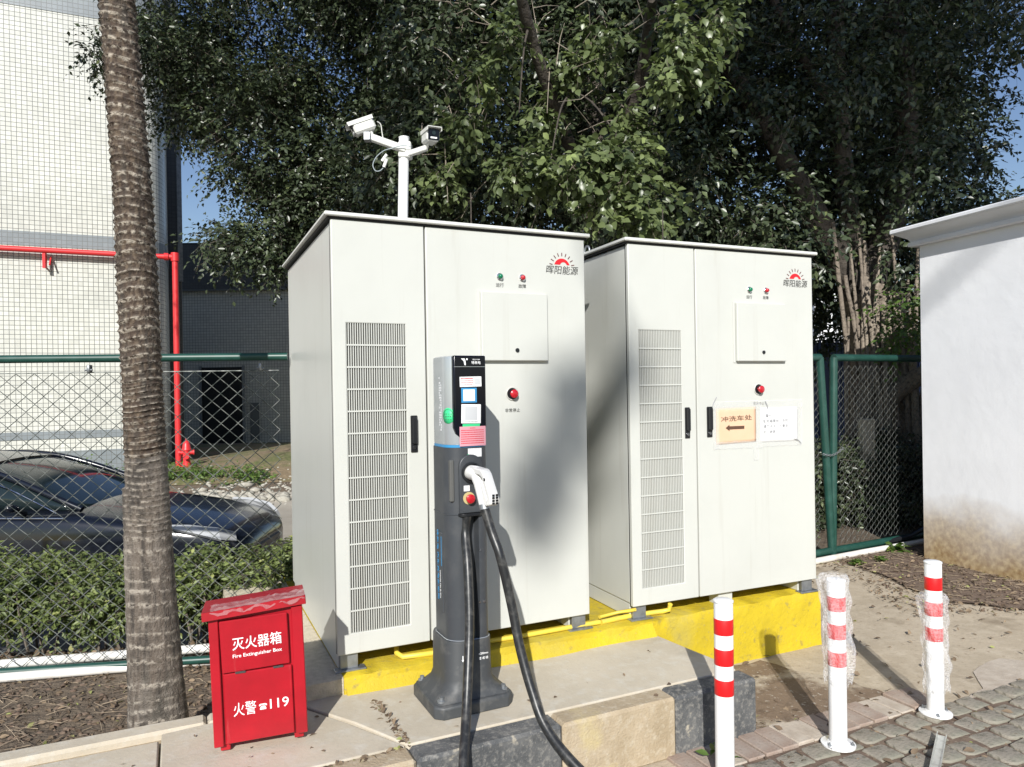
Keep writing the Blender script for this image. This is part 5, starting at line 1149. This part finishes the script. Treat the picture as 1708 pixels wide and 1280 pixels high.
for i, (x, y, lab_) in enumerate([(-8.35, 13.9, 'low green shrub growing at the foot of the tiled wall'), (-6.6, 14.3, 'low weeds around the foot of the fire hydrant'), (-5.3, 14.0, 'sparse weeds on the soil beyond the rubble')]):
    e = empty('shrub', (x, y, gh(x, y))); tag(e, lab_, 'shrub'); r_ = random.Random(90+i); s = (.8, .7, .5)[i]
    foliage([(x+r_.uniform(-s, s), y+r_.uniform(-.4, .4), gh(x, y)+r_.uniform(.02, (.34, .12, .08)[i]), .22, .2, .12, 30) for _ in range((12, 10, 6)[i])], 6, .07, M['weed'], e, seed=90+i, droop=-.3)
# --- palm
PB = ad(258, 1228, 3.2); pm = empty('palm_tree', (PB.x, 3.2, -.08)); tag(pm, 'leaning palm trunk with ringed bark standing left of the red box', 'palm tree')
prof = [(-.08, 262, 100), (.10, 258, 90), (.36, 254, 79), (.8, 248.5, 70.5), (1.25, 243.5, 65), (1.65, 238, 61), (2.1, 232, 62.5), (2.5, 227, 59), (3.0, 215, 55), (3.5, 203, 53), (4.3, 178, 52), (5.2, 160, 47), (6.0, 150, 42)]
zs_ = [p[0] for p in prof]
def interp(z, k): 
    return float(np.interp(z, zs_, [p[k] for p in prof]))
rings = []; mats = []; z = -.08; rp = random.Random(3); nseg = 40
ringz_ = []
zc = -.08
while zc < 6.0:
    sp_ = .055 if zc < .95 else (.026 if zc < 1.65 else .036); sp_ *= rp.uniform(.8, 1.25); ringz_.append(zc); zc += sp_
allz = []
for a_, c_ in zip(ringz_[:-1], ringz_[1:]):
    for t in (0, .15, .35, .6, .85): allz.append((a_+(c_-a_)*t, t))
ph = [rp.uniform(0, 6.28) for _ in range(8)]
lo, hi = MB(), MB(); R_all = []
for z, t in allz:
    cx_ = (interp(z, 1)-854)/FPX*3.2; rad = interp(z, 2)/2/FPX*3.2
    amp = .0015 if z < .9 else (.003 if z < 1.3 else .006)
    saw = amp*(1.2*math.exp(-(min(t, 1-t)/.16)**2)-.4)
    ring_ = []
    for k in range(nseg):
        a = 2*math.pi*k/nseg
        w_ = .25*math.sin(2*a+ph[0]+z*1.3)+.2*math.sin(5*a+ph[1]+z*4)
        zz = z+amp*1.2*math.sin(a+ph[2]+z*.7)+.006*math.sin(2*a+ph[3]+3*z)
        r2 = rad+saw*(1+w_)+.003*math.sin(3*a+ph[4]+z*2)+.0018*rp.uniform(-1, 1)+(.012*max(0, math.cos(a+2.5))**6 if z < 1.2 else 0)
        ring_.append((cx_-PB.x+r2*math.cos(a), r2*math.sin(a), zz+.08))
    R_all.append(ring_)
def palm_color(m, n, p, tc):
    pass
cut = next(i for i, (z, t) in enumerate(allz) if z > 1.33)
for a_, b_, mm in ((0, cut+1, 'palm_low'), (cut, len(R_all), 'palm')):
    o = MB().loft(R_all[a_:b_]).build('trunk', M[mm], pm, 50, fix=True); at_ = o.data.attributes.new('ring', 'FLOAT', 'POINT')
    at_.data.foreach_set('value', np.repeat([1.0 if t in (0, .85) and rp.random() < .9 else (.2 if t == .15 else 0.0) for z, t in allz[a_:b_]], nseg).astype(np.float32))
topc = Vector(((150-854)/FPX*3.2-PB.x, 0, 6.05)); MB().lathe([(.062, 0), (.075, .2), (.06, .7), (.03, 1.1)], 14, Matrix.Translation(topc)).build('crownshaft', M['weed'] if False else mat('green_crownshaft', (.08, .13, .04), .5), pm, 60)
rf_ = random.Random(44); fr = []
for k in range(13):
    a = k*2.399; el0 = rf_.uniform(.25, 1.1); dh = Vector((math.cos(a), math.sin(a), 0)); P = []
    for s in np.linspace(0, 1, 9): P.append(topc+Vector((0, 0, 1.05))+dh*(1.9*s*math.cos(el0*.6))+Vector((0, 0, 1.6*s*math.sin(el0)-1.8*s*s)))
    MBf = MB(); MBf.tube(P, [.02-.017*i/8 for i in range(9)], 5)
    sd = dh.cross(Vector((0, 0, 1)))
    PP = spline(P, 5)
    for i in range(4, len(PP)):
        for sg in (-1, 1):
            b0 = PP[i]; l = .42*math.sin(math.pi*min(1, .12+i/len(PP)*.9)); tip = b0+sd*sg*l+dh*l*.35+Vector((0, 0, -l*.55)); mid_ = b0.lerp(tip, .5)+Vector((0, 0, .03)); w2 = dh*.018
            MBf.add([b0-w2*.5, b0+w2*.5, mid_+w2, mid_-w2, tip], [(0, 1, 2, 3), (3, 2, 4)])
    MBf.build('frond', mat('palm_frond', (.05, .09, .02), .5) if k == 0 else bpy.data.materials['palm_frond'], pm, 0, fix=False)
# --- tall tree behind the photographer: the shade it throws falls on the canopy and softly on the cabinet doors
bh_ = empty('shade_tree', (8.5, -21.5, 0)); tag(bh_, 'tall tree behind the photographer whose soft shade falls on the cabinets', 'tree')
limb('trunk', [(8.5, -21.5, 0), (8.3, -21.5, 6), (8.0, -21.5, 12), (7.0, -21.5, 19)], .35, .16, bh_)
# points on the doors where the photograph shows shade, followed back along the sun ray
def back(px, py, y, dist): p = ad(px, py, y); return p+SUNV*dist
sc_ = []
for (px, py, y, rx, n) in [(968, 640, 3.76, .10, 22), (945, 705, 3.72, .15, 24), (925, 760, 3.68, .16, 29), (905, 815, 3.66, .14, 25), (885, 860, 3.62, .09, 14), (1000, 695, 4.2, .10, 22), (1022, 655, 4.05, .08, 18), (1045, 615, 3.97, .05, 8)]:
    p = back(px, py, y, 28); sc_.append((p.x, p.y, p.z, rx, rx, rx, n))
rc_ = random.Random(77); cc_ = []
for _ in range(150):
    px, py = rc_.uniform(1130, 1760), rc_.uniform(-420, 330); p = back(px, py, 9.0, 30+rc_.uniform(-1.5, 1.5)); cc_.append((p.x, p.y, p.z, .8, .8, .6, 60))
foliage(cc_, 6, .17, M['ficus_leaf'], bh_, seed=103, name='crown')
foliage(sc_, 8, .10, M['ficus_leaf'], bh_, seed=101, name='low_bough', twig_len=.10)
p0 = back(905, 800, 3.66, 28); p1 = back(1040, 620, 3.95, 28)
limb('limb', [(7.4, -21.5, 18.2), (4.0, -21.8, 19.4), (p1.x+.3, p1.y-.1, p1.z+1.2), (p1.x, p1.y, p1.z), (p0.x, p0.y, p0.z)], .07, .02, bh_, seed=7)

# ================================================================ litter, rubble, weeds
def litter(name, label, pts_fn, n, size, m, seed, z_off=.006, kind='stuff'):
    r = np.random.default_rng(seed); P = np.array([pts_fn(r) for _ in range(n)]); P[:, 2] += z_off
    d = r.normal(size=(n, 3)); d[:, 2] *= .25; nr = np.array([0, 0, 1.])+r.normal(size=(n, 3))*.45; L = size*r.uniform(.5, 1.3, n)
    me = leaf_mesh(name, P, d, nr, L, L*.5, r.uniform(0, 1, n), m, True); o = bpy.data.objects.new(name, me); COL.objects.link(o); return tag(o, kind=kind)
litter('leaf_litter', '', lambda r: (lambda x, y: (x, y, gh(x, y)))(r.uniform(-4.6, -1.1), r.uniform(2.7, 4.4)) , 2600, .034, M['dead_leaf'], 1, .008)
litter('bed_litter', '', lambda r: (r.uniform(2.7, 4.2), r.uniform(4.9, 6.9), .012), 1300, .038, M['dead_leaf'], 2, .008)
litter('path_leaves', '', lambda r: (r.uniform(1.0, 3.6), 3.0+3.4*r.random()**1.5, .009), 330, .045, M['dead_leaf'], 3, .008)
litter('paver_litter', '', lambda r: (r.uniform(1.0, 2.6), r.uniform(2.6, 3.5), .0), 2600, .022, M['dead_leaf'], 4, .006)
def jl(r):
    t = r.random(); c = r.random()
    if c < .6: a, b_ = Vector((-.622, 3.109)), Vector((-.414, 2.72))
    else: a, b_ = Vector((-.414, 2.70)), Vector((-.85, 2.48))
    p = a.lerp(b_, t); return (p.x+r.normal()*.006, p.y+r.normal()*.006, SZ)
litter('joint_litter', '', jl, 150, .026, M['dead_leaf'], 6, .001)
def under_hedge(r): x = r.uniform(-4.6, -1.4); y = r.uniform(4.3, 5.6); return (x, y, gh(x, y)+.02)
litter('hedge_litter', '', under_hedge, 1800, .055, M['dead_leaf'], 5, .0)
def slab_l(r): s = r.uniform(-3.4, -.1); t = r.uniform(.02, .7); p = F0+U*s+Bk*t; return (p.x, p.y, SZ)
litter('slab_leaves', '', slab_l, 34, .026, M['dead_leaf'], 8, .003)
def sticks(name, fn, n, l0, l1, m, seed):
    r_ = random.Random(seed); b = MB()
    for _ in range(n):
        x, y, z = fn(r_); a = r_.uniform(0, 6.28); l = r_.uniform(l0, l1); d = Vector((math.cos(a), math.sin(a), r_.uniform(-.05, .25)))*l; p = Vector((x, y, z+.008)); b.tube([p, p+d*.5+Vector((0, 0, r_.uniform(-.003, .01))), p+d], [.0022, .0018, .001], 4, False)
    tag(b.build(name, m, None, 0, fix=False), kind='stuff')
M['straw'] = mat('dry_straw', (.34, .27, .19), .9, noise=(9, (.16, .12, .09), .45, .6))
sticks('dry_twigs', lambda r_: (lambda x, y: (x, y, gh(x, y)))(r_.uniform(-4.2, -1.0), r_.uniform(2.7, 4.7)), 900, .04, .18, M['straw'], 1)
sticks('bed_twigs', lambda r_: (r_.uniform(2.95, 4.1), r_.uniform(5.1, 6.8), .012), 260, .04, .15, M['straw'], 2)
# twigs and small stones on the soil
def stones(name, fn, n, s0, s1, m, seed):
    r = np.random.default_rng(seed); ico = np.array([(0, 0, 1), (.9, 0, .4), (.3, .85, .4), (-.7, .5, .4), (-.7, -.5, .4), (.3, -.85, .4), (.7, .5, -.4), (-.3, .85, -.4), (-.9, 0, -.4), (-.3, -.85, -.4), (.7, -.5, -.4), (0, 0, -1)])
    fc = np.array([(0,1,2),(0,2,3),(0,3,4),(0,4,5),(0,5,1),(1,6,2),(2,7,3),(3,8,4),(4,9,5),(5,10,1),(6,7,2),(7,8,3),(8,9,4),(9,10,5),(10,6,1),(11,7,6),(11,8,7),(11,9,8),(11,10,9),(11,6,10)])
    V = []; F = []
    for i in range(n):
        p = np.array(fn(r)); s = r.uniform(s0, s1)*np.array([r.uniform(.7, 1.4), r.uniform(.7, 1.4), r.uniform(.4, .8)]); V.append(ico*s*r.uniform(.75, 1.2, (12, 1))+p); F.append(fc+12*i)
    me = fast_mesh(name, np.concatenate(V), np.concatenate(F)); me.materials.append(m); o = bpy.data.objects.new(name, me); COL.objects.link(o); return tag(o, kind='stuff')
stones('soil_clods', lambda r: (lambda x, y: (x, y, gh(x, y)))(r.uniform(-4, -1.1), r.uniform(2.7, 4.35)), 900, .006, .022, M['darkdirt'], 3)
stones('bed_clods', lambda r: (r.uniform(2.9, 4.2), r.uniform(5.0, 6.9), .014), 260, .004, .016, M['darkdirt'], 4)
stones('rubble', lambda r: (lambda x, y: (x, y, gh(x, y)+.03))(-5.6+r.normal()*.7, 12.9+r.normal()*.35), 220, .03, .13, M['rock'], 5)
stones('gravel', lambda r: (lambda x, y: (x, y, gh(x, y)+.01))(-4.6+r.normal()*1.1, 13.6+r.normal()*.6), 500, .015, .05, M['rock'], 6)
def plant(name, label, x, y, z, n, h, m, seed, L=.06):
    r = np.random.default_rng(seed); base = np.tile([x, y, z], (n, 1))+r.normal(0, .02, (n, 3))*[1, 1, .2]; base[:, 2] += r.uniform(0, h, n)
    a = r.uniform(0, 6.28, n); d = np.stack([np.cos(a), np.sin(a), r.uniform(.0, .6, n)], 1); nr = np.array([0, 0, 1.])+r.normal(size=(n, 3))*.3
    e = empty(name, (x, y, z)); tag(e, label, 'weed'); me = leaf_mesh('leaves', base-np.array([x, y, z]), d, nr, L*r.uniform(.7, 1.3, n), L*.5*r.uniform(.7, 1.2, n), r.uniform(.2, 1, n), m, True)
    o = bpy.data.objects.new('leaves', me); COL.objects.link(o); o.parent = e
    MB().tube([(0, 0, -.01), (.005, 0, h)], [.003, .0015], 5).build('stem', M['weed'], e, 0, fix=False)
plant('weed_plant', 'small green weed growing at the foot of the dark slab corner', .86, 3.06, 0, 16, .06, M['weed'], 1, .05)
p = az(1495, 918, .02); plant('weed_plant', 'leafy green weed beside the white pipe near the white building', p.x, p.y, .01, 26, .05, M['weed'], 2, .12)
for i, (px, py) in enumerate(((1430, 940), (1470, 935))):
    p = az(px, py, .02); plant('weed_plant', ['low weed patch nearest the right fence pipe', 'second weed patch along the bed edge by the pipe'][i], p.x, p.y, .01, 60, .04, M['weed'], 5+i, .045)
